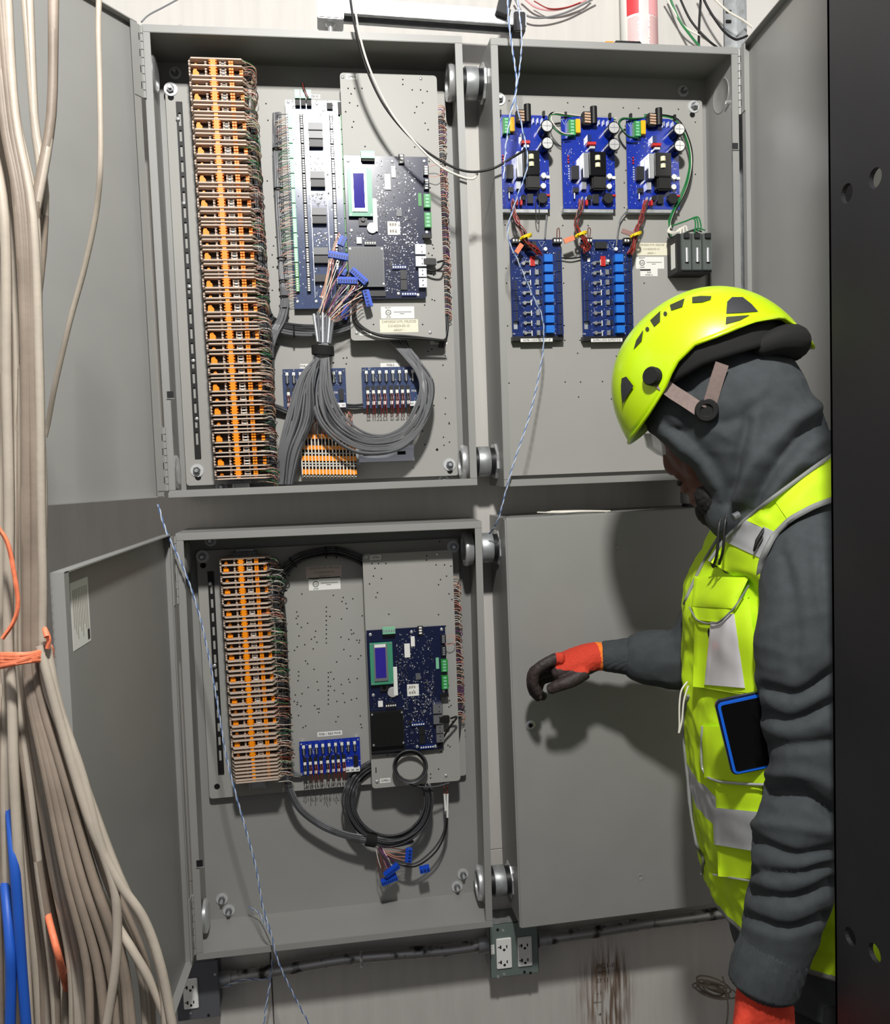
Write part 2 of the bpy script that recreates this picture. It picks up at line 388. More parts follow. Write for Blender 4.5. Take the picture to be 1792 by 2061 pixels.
# latch keepers cut in the frames
for e, a, b in ((EA, 343, 795), (EC, 402, 1738), (EB, 1480, 295)):
    q = U(a, b, -.003); wbuild(MB().box(q.x-.006, q.x+.006, -.0045, -.0026, q.z-.007, q.z+.007), 'latch_keeper', 'steel_dark', e)
    wbuild(MB().box(q.x-.007, q.x+.008, -.005, -.0028, q.z-.0075, q.z-.0062), 'latch_keeper', 'grey_paint', e)

# swing plates that carry the controller boards
YS = .078
def swing(name, label, c, holes, cat='mounting plate'):
    p = U(*c[3], YS); t = thing(name, label, cat, (p.x, YS, p.z))
    o, r = plate(t, 'panel', YS, c, rad=.007, holes=holes)
    m = MB(); x0, x1, z0, z1 = r
    for x in (x0+.02, x1-.02):
        for z in (z0+.03, z1-.03): m.cyl((x, YS+.002, z), (x, YP, z), .004, n=10)
    m.build('standoff', 'zinc', t, smooth=35)
    return t, r
def screw(parent, px, py, y, r=.0036):
    q = U(px, py, y); MB().lathe((q.x, y, q.z), (0, -1, 0), [(0, r), (.0012, r*.95), (.002, r*.6), (.0022, 0)], 14).build('screw', 'zinc', parent, smooth=50)
HS = [(811, 160), (811, 170), (830, 181), (847, 181), (860, 184), (701, 178), (714, 178), (729, 178), (707, 189), (704, 207), (720, 213), (696, 225), (712, 245), (709, 256), (851, 207), (839, 215), (835, 227), (856, 248), (862, 261), (735, 295), (835, 296), (864, 325), (866, 378), (867, 440), (871, 493), (873, 500), (870, 514), (868, 551), (873, 554), (870, 603), (875, 605), (855, 614), (752, 653), (851, 653), (863, 510)]
SWA, rSA = swing('mounting_plate', 'grey rounded plate under the controller board in the upper left enclosure', [(683, 147), (878, 151), (899, 684), (708, 684)], HS)
HS2 = [(a+48, b*.872+979) for a, b in HS if b < 310]+[(897, 1260), (903, 1380), (905, 1410), (908, 1420), (904, 1423), (902, 1500), (906, 1503), (888, 1513), (780, 1520), (883, 1548), (867, 1558), (867, 1566), (911, 1452)]
SWC, rSC = swing('mounting_plate', 'grey rounded plate under the controller board in the lower left enclosure', [(729, 1116), (911, 1107), (927, 1572), (750, 1586)], HS2)
for t, l in ((SWA, [(690, 155), (847, 158), (718, 670), (866, 669)]), (SWC, [(738, 1122), (881, 1116), (759, 1573), (898, 1561)])):
    for a, b in l: screw(t, a, b, YS)
for t, c in ((SWA, [(697, 150), (719, 150), (719, 160), (697, 160)]), (SWA, [(724, 665), (748, 666), (748, 675), (724, 675)]), (SWC, [(745, 1118), (767, 1117), (767, 1126), (745, 1127)]), (SWC, [(765, 1567), (786, 1566), (786, 1575), (765, 1576)])):
    sticker(t, YS, c, lines=['OPEN'], size=.0068, ink='ink')
for t, a, b in ((SWA, 717, 640), (SWC, 757, 1550)):
    q = U(a, b, YS); MB().box(q.x-.001, q.x+.001, YS-.0004, YS+.001, q.z-.006, q.z+.006).build('slot', 'hole', t)
listed_mark(SWA, YS, [(767, 617), (834, 617), (834, 641), (767, 641)])
JOB = ['CARNEGIE NYPL MELROSE', 'C-0160254-001-01']
sticker(SWA, YS, [(765, 643), (842, 643), (842, 669), (765, 669)], 'label_cream', JOB+['ARRAY 1'], .0072, 'ink_faint', sx=.85)
sticker(SWA, YP, [(866, 684), (901, 684), (900, 693), (866, 693)], 'label_white', ['PDB 3-4'], .006, 'ink')
listed_mark(plC, YP, [(621, 1163), (685, 1161), (686, 1186), (622, 1188)])
sticker(plC, YP, [(616, 1140), (688, 1138), (688, 1163), (616, 1165)], 'label_pink', JOB+['ARRAY 2'], .0068, 'ink_faint', sx=.85)
sticker(plC, YP, [(639, 1473), (689, 1471), (689, 1480), (639, 1482)], 'label_white', ['PDB-1 REX PWR'], .0066, 'ink')
sticker(plB, YP, [(1280, 489), (1343, 489), (1343, 514), (1280, 514)], 'label_cream', JOB+['ARRAY 1'], .006, 'ink_faint', sx=.85)
listed_mark(plB, YP, [(1280, 517), (1337, 517), (1337, 541), (1280, 541)])
tl, tr_ = sticker(plB, YP, [(1289, 541), (1324, 541), (1324, 556), (1289, 556)], 'label_white', ['', 'PASS', '5TR96 21'], .0045, 'ink')
wbuild(MB().box(tr_[0], tr_[0]+(tr_[1]-tr_[0])*.6, YP-.0007, YP-.0003, tr_[3]-.0045, tr_[3]-.0008), 'print_block', 'ink', tl)
sticker(plA, YP, [(624, 190), (645, 191), (645, 199), (624, 198)], 'label_white', ['RDR/IO 1'], .0055, 'ink')
sticker(plA, YP, [(604, 733), (648, 732), (648, 741), (604, 742)], 'label_white', ['PDB-1 RDR PWR'], .0062, 'ink')
sticker(plA, YP, [(766, 731), (806, 730), (806, 739), (766, 740)], 'label_white', ['PDB-2'], .0062, 'ink')
# rating label on the lower left door
b_ = MB(); bC(b_, .455, .525, -.0149, -.0146, -.112, -.022); b_.build('label', 'label_white', drC, local=True)
for i in range(9):
    b_ = MB(); bC(b_, .463+.0065*i, .465+.0065*i, -.0146, -.0144, -.10+.008*(i % 3), -.032); b_.build('print_line', 'ink_faint', drC, local=True)
b_ = MB(); bC(b_, .459, .467, -.0146, -.0143, -.108, -.094); b_.build('print_block', 'ink', drC, local=True)

# ------------------------------------------------------------------ slotted black rails
def slotted(name, label, top, bot, nslot, scr, y=YP):
    p, q = U(*top, y), U(*bot, y); x = (p.x+q.x)/2; w = .0062
    t = thing(name, label, 'mounting rail', (x, y, q.z)); z1, z0 = p.z, q.z; m = MB()
    m.box(x-w, x-w*.42, y-.004, y, z0, z1); m.box(x+w*.42, x+w, y-.004, y, z0, z1)
    L = (z1-z0-.05)/nslot; zz = z0
    m.box(x-w*.42, x+w*.42, y-.004, y, z0, z0+.028); m.box(x-w*.42, x+w*.42, y-.004, y, z1-.022, z1)
    for i in range(1, nslot): z = z0+.028+i*L; m.box(x-w*.42, x+w*.42, y-.004, y, z-L*.14, z+L*.14)
    m.build('rail', 'black', t)
    for a, b in scr: screw(t, a, b, y-.004, .004)
    return t
slotted('slotted_rail', 'black slotted metal strip left of the tall terminal strip', (359, 206), (401, 922), 22, [(358, 239), (370, 409), (381, 577), (389, 726), (396, 843)])
slotted('slotted_rail', 'black slotted metal strip left of the short terminal strip', (423, 1150), (447, 1556), 13, [(423, 1175), (432, 1340)])

# ------------------------------------------------------------------ terminal strips
def tb_meshes(L, D):
    """rib plate and cells in local coordinates: x along the block, y depth (0 = front), z up; sizes in metres"""
    def rib(th):
        m = MB(); c = .085*L
        m.prism([V(c, 0, -th), V(L-c, 0, -th), V(L-.02*L, D*.28, -th), V(L, D*.55, -th), V(L*.9, D, -th), V(L*.1, D, -th), V(0, D*.55, -th), V(.02*L, D*.28, -th)], (0, 0, th)); return m
    def cell(h, big):
        m = rib(.0026); g = .0026
        m.mat(1); m.box(.03*L, .97*L, D*.30, D, -h, -g)
        m.mat(0)
        for u, w in ((.035, .03), (.30, .035), (.545, .03), (.63, .025)):
            for k in range(3 if big else 2):
                z = -g-(h-g)*(k+.5)/(3 if big else 2); m.box(u*L, (u+w)*L, D*.1, D*.33, z-.0013, z+.0013)
            m.box((u+w*.1)*L, (u+w*.45)*L, D*.12, D*.33, -h, -g)
        m.mat(2)
        for k in range(3 if big else 2):
            z = -g-(h-g)*(k+.5)/(3 if big else 2); m.box(.565*L, .60*L, D*.15, D*.33, z-.0011, z+.0011); m.box(.60*L, .625*L, D*.15, D*.33, z-.0011, z+.0011)
        o = MB()
        if big:
            o.prism([V(.10*L, D*.12, -h+.001), V(.20*L, D*.12, -h+.001), V(.20*L, D*.12, -h*.62), V(.165*L, D*.12, -h*.42), V(.165*L, D*.12, -h*.28), V(.12*L, D*.12, -h*.28), V(.10*L, D*.12, -h*.5)], (0, D*.2, 0))
            for k in range(3): z = -g-(h-g)*(k+.5)/3; o.box(.87*L, .93*L, D*.15, D*.33, z-.0018, z+.0018)
        else: o.prism([V(.12*L, D*.15, -h+.001), V(.19*L, D*.15, -h+.001), V(.165*L, D*.15, -h*.55), V(.14*L, D*.15, -h*.55)], (0, D*.2, 0))
        n = 3 if big else 2
        o.box(.40*L, .485*L, D*.01, D*.33, -h, -g*.9)
        for k in range(n):
            z = -g-(h-g)*(k+.5)/n; o.box(.375*L, .40*L, D*.03, D*.33, z+.0003, z+.0024); o.box(.485*L, .505*L, D*.03, D*.33, z+.0003, z+.0024)
            o.box(.70*L, .735*L, D*.06, D*.33, z-.0019, z+.0019); o.box(.742*L, .775*L, D*.06, D*.33, z-.0019, z+.0019)
        return m, o
    def gap(h):
        m = rib(.0026); m.mat(1); m.box(.03*L, .97*L, D*.30, D, -h, -.0026); m.mat(0); m.box(.30*L, .335*L, D*.15, D*.33, -h, -.0026); m.box(.63*L, .65*L, D*.15, D*.33, -h, -.0026)
        o = MB(); o.box(.41*L, .475*L, D*.03, D*.33, -h, -.0026); o.box(.705*L, .765*L, D*.1, D*.33, -h, -.0026); return m, o
    return cell, gap, rib
def wires_right(x, y, z, n, L, D, rng, mb, reach):
    for i in range(n):
        mb.mat(rng.choice([0, 0, 1, 2, 3, 3, 4, 5, 0, 3]))
        z0 = z-rng.uniform(.001, .016); a = V(x+L*rng.uniform(.76, .93), y+D*rng.uniform(.2, .4), z0)
        r = reach*rng.uniform(.6, 1.15); y1 = y+rng.uniform(.0, .35)*D
        pts = [a, a+V(L*.07, -D*.12, .002), V(x+L+r*.6, y1, z0+rng.uniform(-.004, .004)), V(x+L+r, y1+.012, z0-rng.uniform(.004, .012)), V(x+L+r*.5, y1+D*.55, z0-rng.uniform(.008, .02)), V(x+L+r*.25, y+D*.8, z0-.024)]
        mb.tube(curve(pts, 3), .00065, 4, False)
WIRE_M = ['wire_tan', 'wire_pink', 'wire_green', 'cable_dark', 'wire_white', 'brown_wire']
def strip(label, pattern, top_l, top_r, bot_l, bot_r, y, D, total, wires=True, reach=.014, seed=1):
    a, b, c, d = U(*top_l, y), U(*top_r, y), U(*bot_l, y), U(*bot_r, y)
    zt, zb = (a.z+b.z)/2, (c.z+d.z)/2; L = ((b-a).length+(d-c).length)/2; k = (zt-zb)/total
    t = thing('terminal_strip', label, 'terminal strip', (c.x, y, zb)); cell, gap, rib = tb_meshes(L, D); cache = {}
    def kind(nm, h):
        key = (nm, round(h, 2))
        if key not in cache:
            hh = h*k; m, o = (cell(hh, nm == 'B') if nm in 'BS' else gap(hh)); cache[key] = (m.mesh('terminal_block', ['tb_grey', 'tb_dark', 'white']), o.mesh('push_lever', 'orange'))
        return cache[key]
    zz = 0; wm = MB(); rng = random.Random(seed); n = 0
    for nm, h in pattern:
        f = zz/total; x = a.x+(c.x-a.x)*f; z = zt-zz*k
        me, oe = kind(nm, h); o = link('terminal_block', me, t, True, V(x, y, z)-WORLD[t.name])
        link('push_lever', oe, o, True, V(0, 0, 0), kind='stuff')
        if wires: wires_right(x, y, z, 6 if nm == 'B' else 4 if nm == 'S' else 3, L, D, rng, wm, reach)
        zz += h; n += 1
    o = link('terminal_block', rib(.0026).mesh('terminal_block', 'tb_grey'), t, True, V(c.x, y, zb+.0026)-WORLD[t.name])
    if wires: wm.build('terminal_wires', WIRE_M, t, kind='stuff')
    xm = (a.x+c.x)/2+L*.47; m = MB(); yb = y+D
    e0 = .035
    m.box(xm-.0175, xm-.0135, yb-.006, yb-.001, zb-e0, zt+.012); m.box(xm+.0135, xm+.0175, yb-.006, yb-.001, zb-e0, zt+.012); m.box(xm-.0135, xm+.0135, yb-.001, YP, zb-e0, zt+.012)
    m.build('din_rail', 'galv', t, bevel=0)
    for zc in (zt+.004, zb-.006):
        m = MB(); m.box(xm-.024, xm+.024, y+D*.6, yb-.001, zc-.004, zc+.004); m.box(xm-.004, xm+.004, y+D*.5, y+D*.62, zc-.003, zc+.003); m.build('end_stop', 'chip_grey', t)
    return t, L, zt, zb
gA = [('B', 21), ('G', 8), ('S', 13), ('G', 8)]
patA = ([('B', 21), ('G', 8), ('S', 13), ('G', 8), ('B', 21), ('G', 8), ('S', 13), ('G', 8), ('G', 7)])*8
patA = [('S', 14)]+patA[:-1]
totA = sum(h for _, h in patA)
TSA, LA, _, _ = strip('tall orange and grey terminal strip on the left of the upper left enclosure', patA, (373, 113), (497, 119), (428, 966), (545, 962), .045, .062, totA, reach=.016, seed=2)
patC = [('S', 13)]+([('B', 16), ('G', 8), ('S', 13), ('G', 9)])*9+[('G', 7.5)]*6
totC = sum(h for _, h in patC)
TSC, LC, _, _ = strip('short orange and grey terminal strip in the lower left enclosure', patC, (437, 1124), (546, 1121), (466, 1577), (566, 1571), .05, .058, totC, reach=.024, seed=4)
# short row of upright blocks at the bottom of the upper left enclosure
def row():
    y = .085; p0, p1 = U(604, 872, y), U(715, 867, y); q = U(604, 963, y); H = p0.z-q.z; n = 16; pit = (p1.x-p0.x)/n
    t = thing('terminal_strip', 'short row of upright orange and white terminal blocks below the cable loop', 'terminal strip', (p0.x, y, q.z)); D = YP-y-.004
    m = MB(); m.prism([V(0, 0, -H*.92), V(0, 0, -H*.08), V(0, D*.5, 0), V(0, D, 0), V(0, D, -H), V(0, D*.5, -H)], (pit*.36, 0, 0))
    m.mat(1); m.box(pit*.36, pit, D*.3, D, -H*.97, -H*.03); me = m.mesh('terminal_block', ['wire_white', 'tb_dark'])
    o = MB()
    for v0, v1 in ((.27, .36), (.50, .61), (.80, .91)): o.box(pit*.3, pit, -.0005, D*.35, -H*v1, -H*v0)
    o.box(pit*.36, pit, D*.1, D*.4, -H*.12, -H*.02)
    oe = o.mesh('push_lever', 'orange'); w = MB(); wh = MB()
    for v in (.44, .66, .72, .95): wh.box(pit*.45, pit*.9, D*.1, D*.35, -H*v-.0012, -H*v+.0012)
    we = wh.mesh('socket', 'wire_white')
    rng = random.Random(3)
    for i in range(n):
        b = link('terminal_block', me, t, True, V(p0.x+i*pit, y, p0.z-.0003*i)-WORLD[t.name]); link('push_lever', oe, b, True, V(0, 0, 0), kind='stuff'); link('socket', we, b, True, V(0, 0, 0), kind='stuff')
        for k in range(2):
            w.mat(rng.choice([0, 1, 1, 3, 5])); x = p0.x+(i+.3+.4*k)*pit
            w.tube(curve([V(x, y+.01, p0.z-.004), V(x+rng.uniform(-.004, .004), y-.006, p0.z+.014), V(x+rng.uniform(-.008, .008), y+.012, p0.z+.03), V(x, YP-.004, p0.z+.045)], 3), .0008, 4, False)
    w.build('terminal_wires', WIRE_M, t, kind='stuff')
    MB().box(p0.x-.01, p1.x+.012, YP-.006, YP, q.z+H*.25, q.z+H*.65).build('din_rail', 'galv', t)
row()
# bare rail end
y = .1; x0, x1, z0, z1 = rect(y, (722, 899), (833, 895), (835, 926), (723, 931))
t = thing('din_rail', 'empty bright metal mounting rail right of the upright terminal row', 'rail', (x0, y, z0))
h = z1-z0; m = MB()
m.box(x0, x1, y, y+.0012, z1-h*.2, z1); m.box(x0, x1, y, y+.0012, z0, z0+h*.2); m.box(x0, x1, y, y+.008, z1-h*.24, z1-h*.2); m.box(x0, x1, y, y+.008, z0+h*.2, z0+h*.24); m.box(x0, x1, y+.007, y+.0085, z0+h*.2, z1-h*.2)
m.box(x0, x0+.004, y+.0085, YP, z0+h*.3, z1-h*.3); m.box(x1-.004, x1, y+.0085, YP, z0+h*.3, z1-h*.3)
m.build('rail', 'silver', t)
for f in (.08, .7): MB().box(x0+(x1-x0)*f, x0+(x1-x0)*(f+.15), y+.0064, y+.0072, z0+h*.4, z0+h*.62).build('slot', 'hole', t)
# ------------------------------------------------------------------ circuit boards
class Board:
    """a circuit board lying in the plane y; (u, v) run 0..1 from its top left corner, h is height off the board in metres"""
    def __init__(s, name, label, cat, y, c, mt, notch=None, back=None, group=None):
        p = [U(a, b, y) for a, b in c]; s.o = p[0]; s.y = y
        s.x0, s.x1, s.z0, s.z1 = (p[0].x+p[3].x)/2, (p[1].x+p[2].x)/2, (p[2].z+p[3].z)/2, (p[0].z+p[1].z)/2
        s.w, s.h = s.x1-s.x0, s.z1-s.z0
        s.t = thing(name, label, cat, (s.x0, y, s.z0), group); m = MB()
        if notch: m.prism([V(s.X(u), y, s.Z(v)) for u, v in notch], (0, .0016, 0))
        else: m.box(s.x0, s.x1, y, y+.0016, s.z0, s.z1)
        s.pcb = m.build('circuit_board', mt, s.t)
        if back is not None:
            m = MB()
            for u in (.05, .95):
                for v in (.04, .96): m.cyl((s.X(u), y+.0016, s.Z(v)), (s.X(u), back, s.Z(v)), .003, n=8)
            m.build('standoff', 'zinc', s.t, smooth=40)
    def X(s, u): return s.x0+u*s.w
    def Z(s, v): return s.z1-v*s.h
    def bx(s, m, u0, u1, v0, v1, h1, h0=0.): m.box(s.X(u0), s.X(u1), s.y-h1, s.y-h0, s.Z(v1), s.Z(v0)); return m
    def part(s, name, mt, u0, u1, v0, v1, h1, h0=0., bevel=0, parent=None): return s.bx(MB(), u0, u1, v0, v1, h1, h0).build(name, mt, parent or s.t, bevel=bevel)
    def can(s, name, mt, u, v, r, h1, h0=0., parent=None, n=16, top=None):
        m = MB().lathe((s.X(u), s.y-h0, s.Z(v)), (0, -1, 0), [(0, r), (h1-h0-r*.08, r), (h1-h0, r*.92), (h1-h0, 0)], n); return m.build(name, mt, parent or s.t, smooth=35)
    def rod(s, name, mt, u0, v0, u1, v1, r, h): return MB().cyl((s.X(u0), s.y-h, s.Z(v0)), (s.X(u1), s.y-h, s.Z(v1)), r, n=12).build(name, mt, s.t, smooth=40)
    def screw(s, u, v, r=.0035): MB().lathe((s.X(u), s.y, s.Z(v)), (0, -1, 0), [(0, r), (.0012, r*.95), (.002, r*.55), (.0014, 0)], 12).build('screw', 'zinc', s.t, smooth=50)
    def smd(s, n, zones, seed, mats=('solder', 'chip', 'white', 'chip_grey'), wts=(4, 4, 1, 3), mx=.004):
        r = random.Random(seed); m = MB(); pool = [i for i, w in enumerate(wts) for _ in range(w)]
        for _ in range(n):
            a, b, c, d = r.choice(zones); u, v = r.uniform(a, c), r.uniform(b, d)
            w, h = r.uniform(.0007, mx*.55), r.uniform(.0007, mx*.5)
            if r.random() < .5: w, h = h, w
            m.mat(r.choice(pool)); x, z = s.X(u), s.Z(v); m.box(x-w/2, x+w/2, s.y-r.uniform(.0004, .0018), s.y, z-h/2, z+h/2)
        o = m.build('surface_components', list(mats), s.t, kind='stuff'); return o
    def traces(s, n, zones, seed, mt='white'):
        r = random.Random(seed); m = MB()
        for _ in range(n):
            a, b, c, d = r.choice(zones); x, z = s.X(r.uniform(a, c)), s.Z(r.uniform(b, d)); w = .00022; l = r.uniform(.001, .005)
            if r.random() < .5: m.box(x, x+l, s.y-.0002, s.y, z-w, z+w)
            else: m.box(x-w, x+w, s.y-.0002, s.y, z, z+l)
        m.build('silkscreen', mt, s.t, kind='stuff')
    def plugrow(s, name, mt, u0, u1, v0, v1, n, h, vert, hole='hole', inner='solder'):
        o = s.part(name, mt, u0, u1, v0, v1, h); m = MB()
        for i in range(n):
            if vert: a0, a1 = v0+(v1-v0)*(i+.2)/n, v0+(v1-v0)*(i+.8)/n; s.bx(m, u0+(u1-u0)*.25, u1-(u1-u0)*.25, a0, a1, h+.0004, h)
            else: a0, a1 = u0+(u1-u0)*(i+.2)/n, u0+(u1-u0)*(i+.8)/n; s.bx(m, a0, a1, v0+(v1-v0)*.3, v1-(v1-v0)*.3, h+.0004, h)
        m.build('screw_heads', inner, o, kind='stuff'); return o

# ---- controller boards (same layout)
def controller(label, y, c, back, seed):
    b = Board('controller_board', label, 'circuit board', y, c, 'pcb_navy', notch=[(0, 0), (1, 0), (1, .56), (.915, .56), (.915, 1), (0, 1)])
    for u, v in ((.05, .035), (.57, .035), (.955, .03), (.055, .52), (.955, .53), (.585, .965), (.82, .975), (.06, .965)): b.screw(u, v)
    m = MB()
    for u, v in ((.05, .035), (.955, .03), (.055, .52), (.955, .53), (.82, .975), (.06, .965)): m.cyl((b.X(u), y+.0016, b.Z(v)), (b.X(u), back, b.Z(v)), .0032, n=8)
    m.build('standoff', 'zinc', b.t, smooth=40)
    # display
    l = b.part('display_module', 'lcd_green', .03, .315, .095, .43, .010, .007)
    b.part('display_bezel', 'silver', .075, .25, .105, .40, .0125, .010, parent=l); b.part('display_screen', 'lcd_screen', .095, .225, .135, .375, .0130, .0124, parent=l)
    b.part('display_top', 'white', .09, .23, .108, .13, .0132, .0124, parent=l)
    for u in (.05, .295):
        for v in (.105, .42): b.can('solder_pad', 'solder', u, v, .0018, .0108, .010, parent=l, n=10)
    b.part('button', 'chip', .145, .245, .42, .49, .005); b.can('button_cap', 'black_gloss', .195, .45, .0045, .008, .005)
    b.can('coin_battery', 'cap_white', .30, .505, .011, .005, n=24)
    b.part('label', 'label_white', .315, .365, .30, .53, .0056, .0051)
    for i in range(10): pass
    q = b.part('label', 'label_white', .485, .635, .455, .55, .0006, .0002)
    m = MB()
    for r_ in range(2):
        for k in range(3): b.bx(m, .51+.03*k, .53+.03*k, .468+.045*r_, .488+.045*r_, .0008, .0006)
    m.build('print_line', 'ink_faint', q, kind='stuff')
    q = b.part('label', 'label_white', .47, .54, .125, .235, .0026, .0002); b.part('label', 'label_white', .555, .605, .07, .15, .0022, .0002)
    b.part('label', 'green_plug' if seed == 1 else 'green_pale', .865, .905, .255, .345, .0008, .0001)
    b.plugrow('plug_terminal', 'green_pale', .2, .36, -.02, .03, 5, .012, False); b.part('plug_base', 'black', .21, .36, .025, .045, .009)
    b.plugrow('switch_block', 'chip', .645, .715, -.01, .055, 3, .006, True, inner='white')
    for v0, v1 in ((.07, .135), (.165, .235)): b.plugrow('plug_socket', 'chip', .935, 1.0, v0, v1, 4, .008, True)
    for v0, v1 in ((.27, .365), (.40, .505)): b.plugrow('plug_terminal', 'green_plug', .925, 1.01, v0, v1, 4, .010, True, inner='green_pale')
    b.part('corner_foot', 'black', .90, 1.01, .55, .575, .006)
    hs = b.part('heat_sink', 'chip_grey' if seed == 1 else 'black', .0, .42, .645, .925, .014, .003); m = MB()
    for i in range(26): u = .01+.4*i/26; b.bx(m, u, u+.004, .652, .918, .0144, .0139)
    m.build('fins', 'steel_dark' if seed == 1 else 'black_gloss', hs, kind='stuff')
    for u, v in ((.025, .66), (.40, .66), (.03, .905), (.405, .905)): b.can('pin', 'zinc', u, v, .0022, .015, .0139, parent=hs, n=10)
    b.part('module_edge', 'chip', .0, .43, .94, .985, .004)
    for v0, v1 in ((.625, .695), (.71, .78), (.795, .855), (.865, .93)):
        j = b.part('socket_shell', 'silver', .80 if v0 < .75 else .83, .925, v0, v1, .012); m = MB()
        b.bx(m, .905, .9265, v0+.012, v0+.026, .0105, .003); b.bx(m, .905, .9265, v1-.026, v1-.012, .0105, .003); m.build('socket_opening', 'chip', j, kind='stuff')
        m = MB(); b.bx(m, .87, .885, v0+.012, v0+.02, .0124, .012); b.bx(m, .87, .885, v1-.02, v1-.012, .0124, .012); m.build('shell_slots', 'chip', j, kind='stuff')
    for v0, v1 in ((.80, .865), (.87, .94)): b.part('chip', 'chip', .615, .69, v0, v1, .0035)
    b.part('chip', 'chip_grey', .60, .66, .37, .42, .002); b.part('chip', 'chip', .49, .52, .745, .775, .002)
    b.plugrow('pin_header', 'pcb_deep', .52, .69, .765, .795, 6, .004, False, inner='white'); b.plugrow('pin_header', 'pcb_deep', .62, .80, .955, .985, 6, .004, False, inner='white'); b.plugrow('pin_header', 'chip', .20, .34, .595, .625, 5, .004, False, inner='white')
    b.part('ribbon_socket', 'white', .11, .17, .57, .615, .004)
    b.smd(420, [(.38, .03, .66, .62), (.42, .56, .78, .76), (.70, .03, .84, .62), (.36, .13, .5, .45), (.55, .43, .85, .66)], seed, mx=.005)
    b.smd(120, [(.44, .78, .6, .97), (.7, .78, .79, .94), (.03, .53, .3, .62)], seed+10, mx=.0035)
    b.traces(160, [(.38, .03, .84, .62), (.42, .56, .78, .95)], seed+5); return b
CA = controller('controller board with a bright violet display and blue plugs beside it', .066, [(692, 314), (861, 315), (872, 601), (704, 601)], YS, 1)
CC = controller('controller board with a dark square module above the small cable coil', .066, [(737, 1268), (895, 1260), (906, 1508), (748, 1517)], YS, 2)

# ---- input and relay board behind the swing plate
b = Board('input_board', 'long blue grey board with rows of screw terminals left of the swing plate', 'circuit board', .106, [(572, 201), (697, 203), (722, 621), (595, 621)], 'pcb_grey', back=YP)
for i in range(3): b.plugrow('plug_terminal', 'green_pale', .16+.09*i, .235+.09*i, -.035, .005, 2, .014, False); b.part('plug_base', 'black', .16+.09*i, .235+.09*i, .005, .035, .010)
b.part('switch_block', 'black', .655, .75, .015, .045, .006); b.part('connector', 'black', .83, .9, .01, .07, .006)
nseg = 12
for u0, u1, mt, inn in ((.035, .095, 'green_pale', 'white'), (.215, .275, 'black', 'white'), (.685, .745, 'black', 'solder'), (.86, .93, 'green_plug', 'white')):
    for i in range(nseg):
        v0 = .075+.85*i/nseg; b.plugrow('terminal_bank', 'green_plug' if (mt == 'green_pale' and i > 9) else ('green_pale' if mt == 'green_pale' and i % 3 else mt), u0, u1, v0, v0+.066, 6, .009, True, inner=inn)
b.part('label', 'label_white', .02, .15, .02, .075, .0005, .0001)
for i, (v0, kinds) in enumerate(((.115, 3), (.345, 2), (.52, 2), (.71, 2), (.84, 1))):
    for k in range(kinds): b.part('relay', 'chip' if k == kinds-1 else 'chip_grey', .345, .575, v0+.04*k, v0+.035+.04*k, .012, bevel=.0006)
b.part('shield_strip', 'silver', .335, .34, .07, .95, .004); b.part('shield_strip', 'silver', .60, .605, .07, .95, .004)
b.smd(260, [(.1, .06, .2, .9), (.29, .05, .34, .9), (.35, .26, .58, .34), (.35, .44, .58, .5), (.35, .63, .58, .7), (.35, .8, .58, .95), (.77, .06, .85, .9), (.1, .0, .15, .05), (.45, .0, .8, .08)], 31, mx=.005)
b.smd(60, [(.36, .26, .58, .34), (.36, .44, .58, .51), (.36, .62, .58, .7), (.62, .3, .67, .9)], 33, mx=.009)
for u, v in ((.05, .01), (.5, .015), (.6, .045), (.05, .965), (.35, .965), (.45, .945)): b.screw(u, v)
b.traces(90, [(.02, .04, .98, .98)], 34)
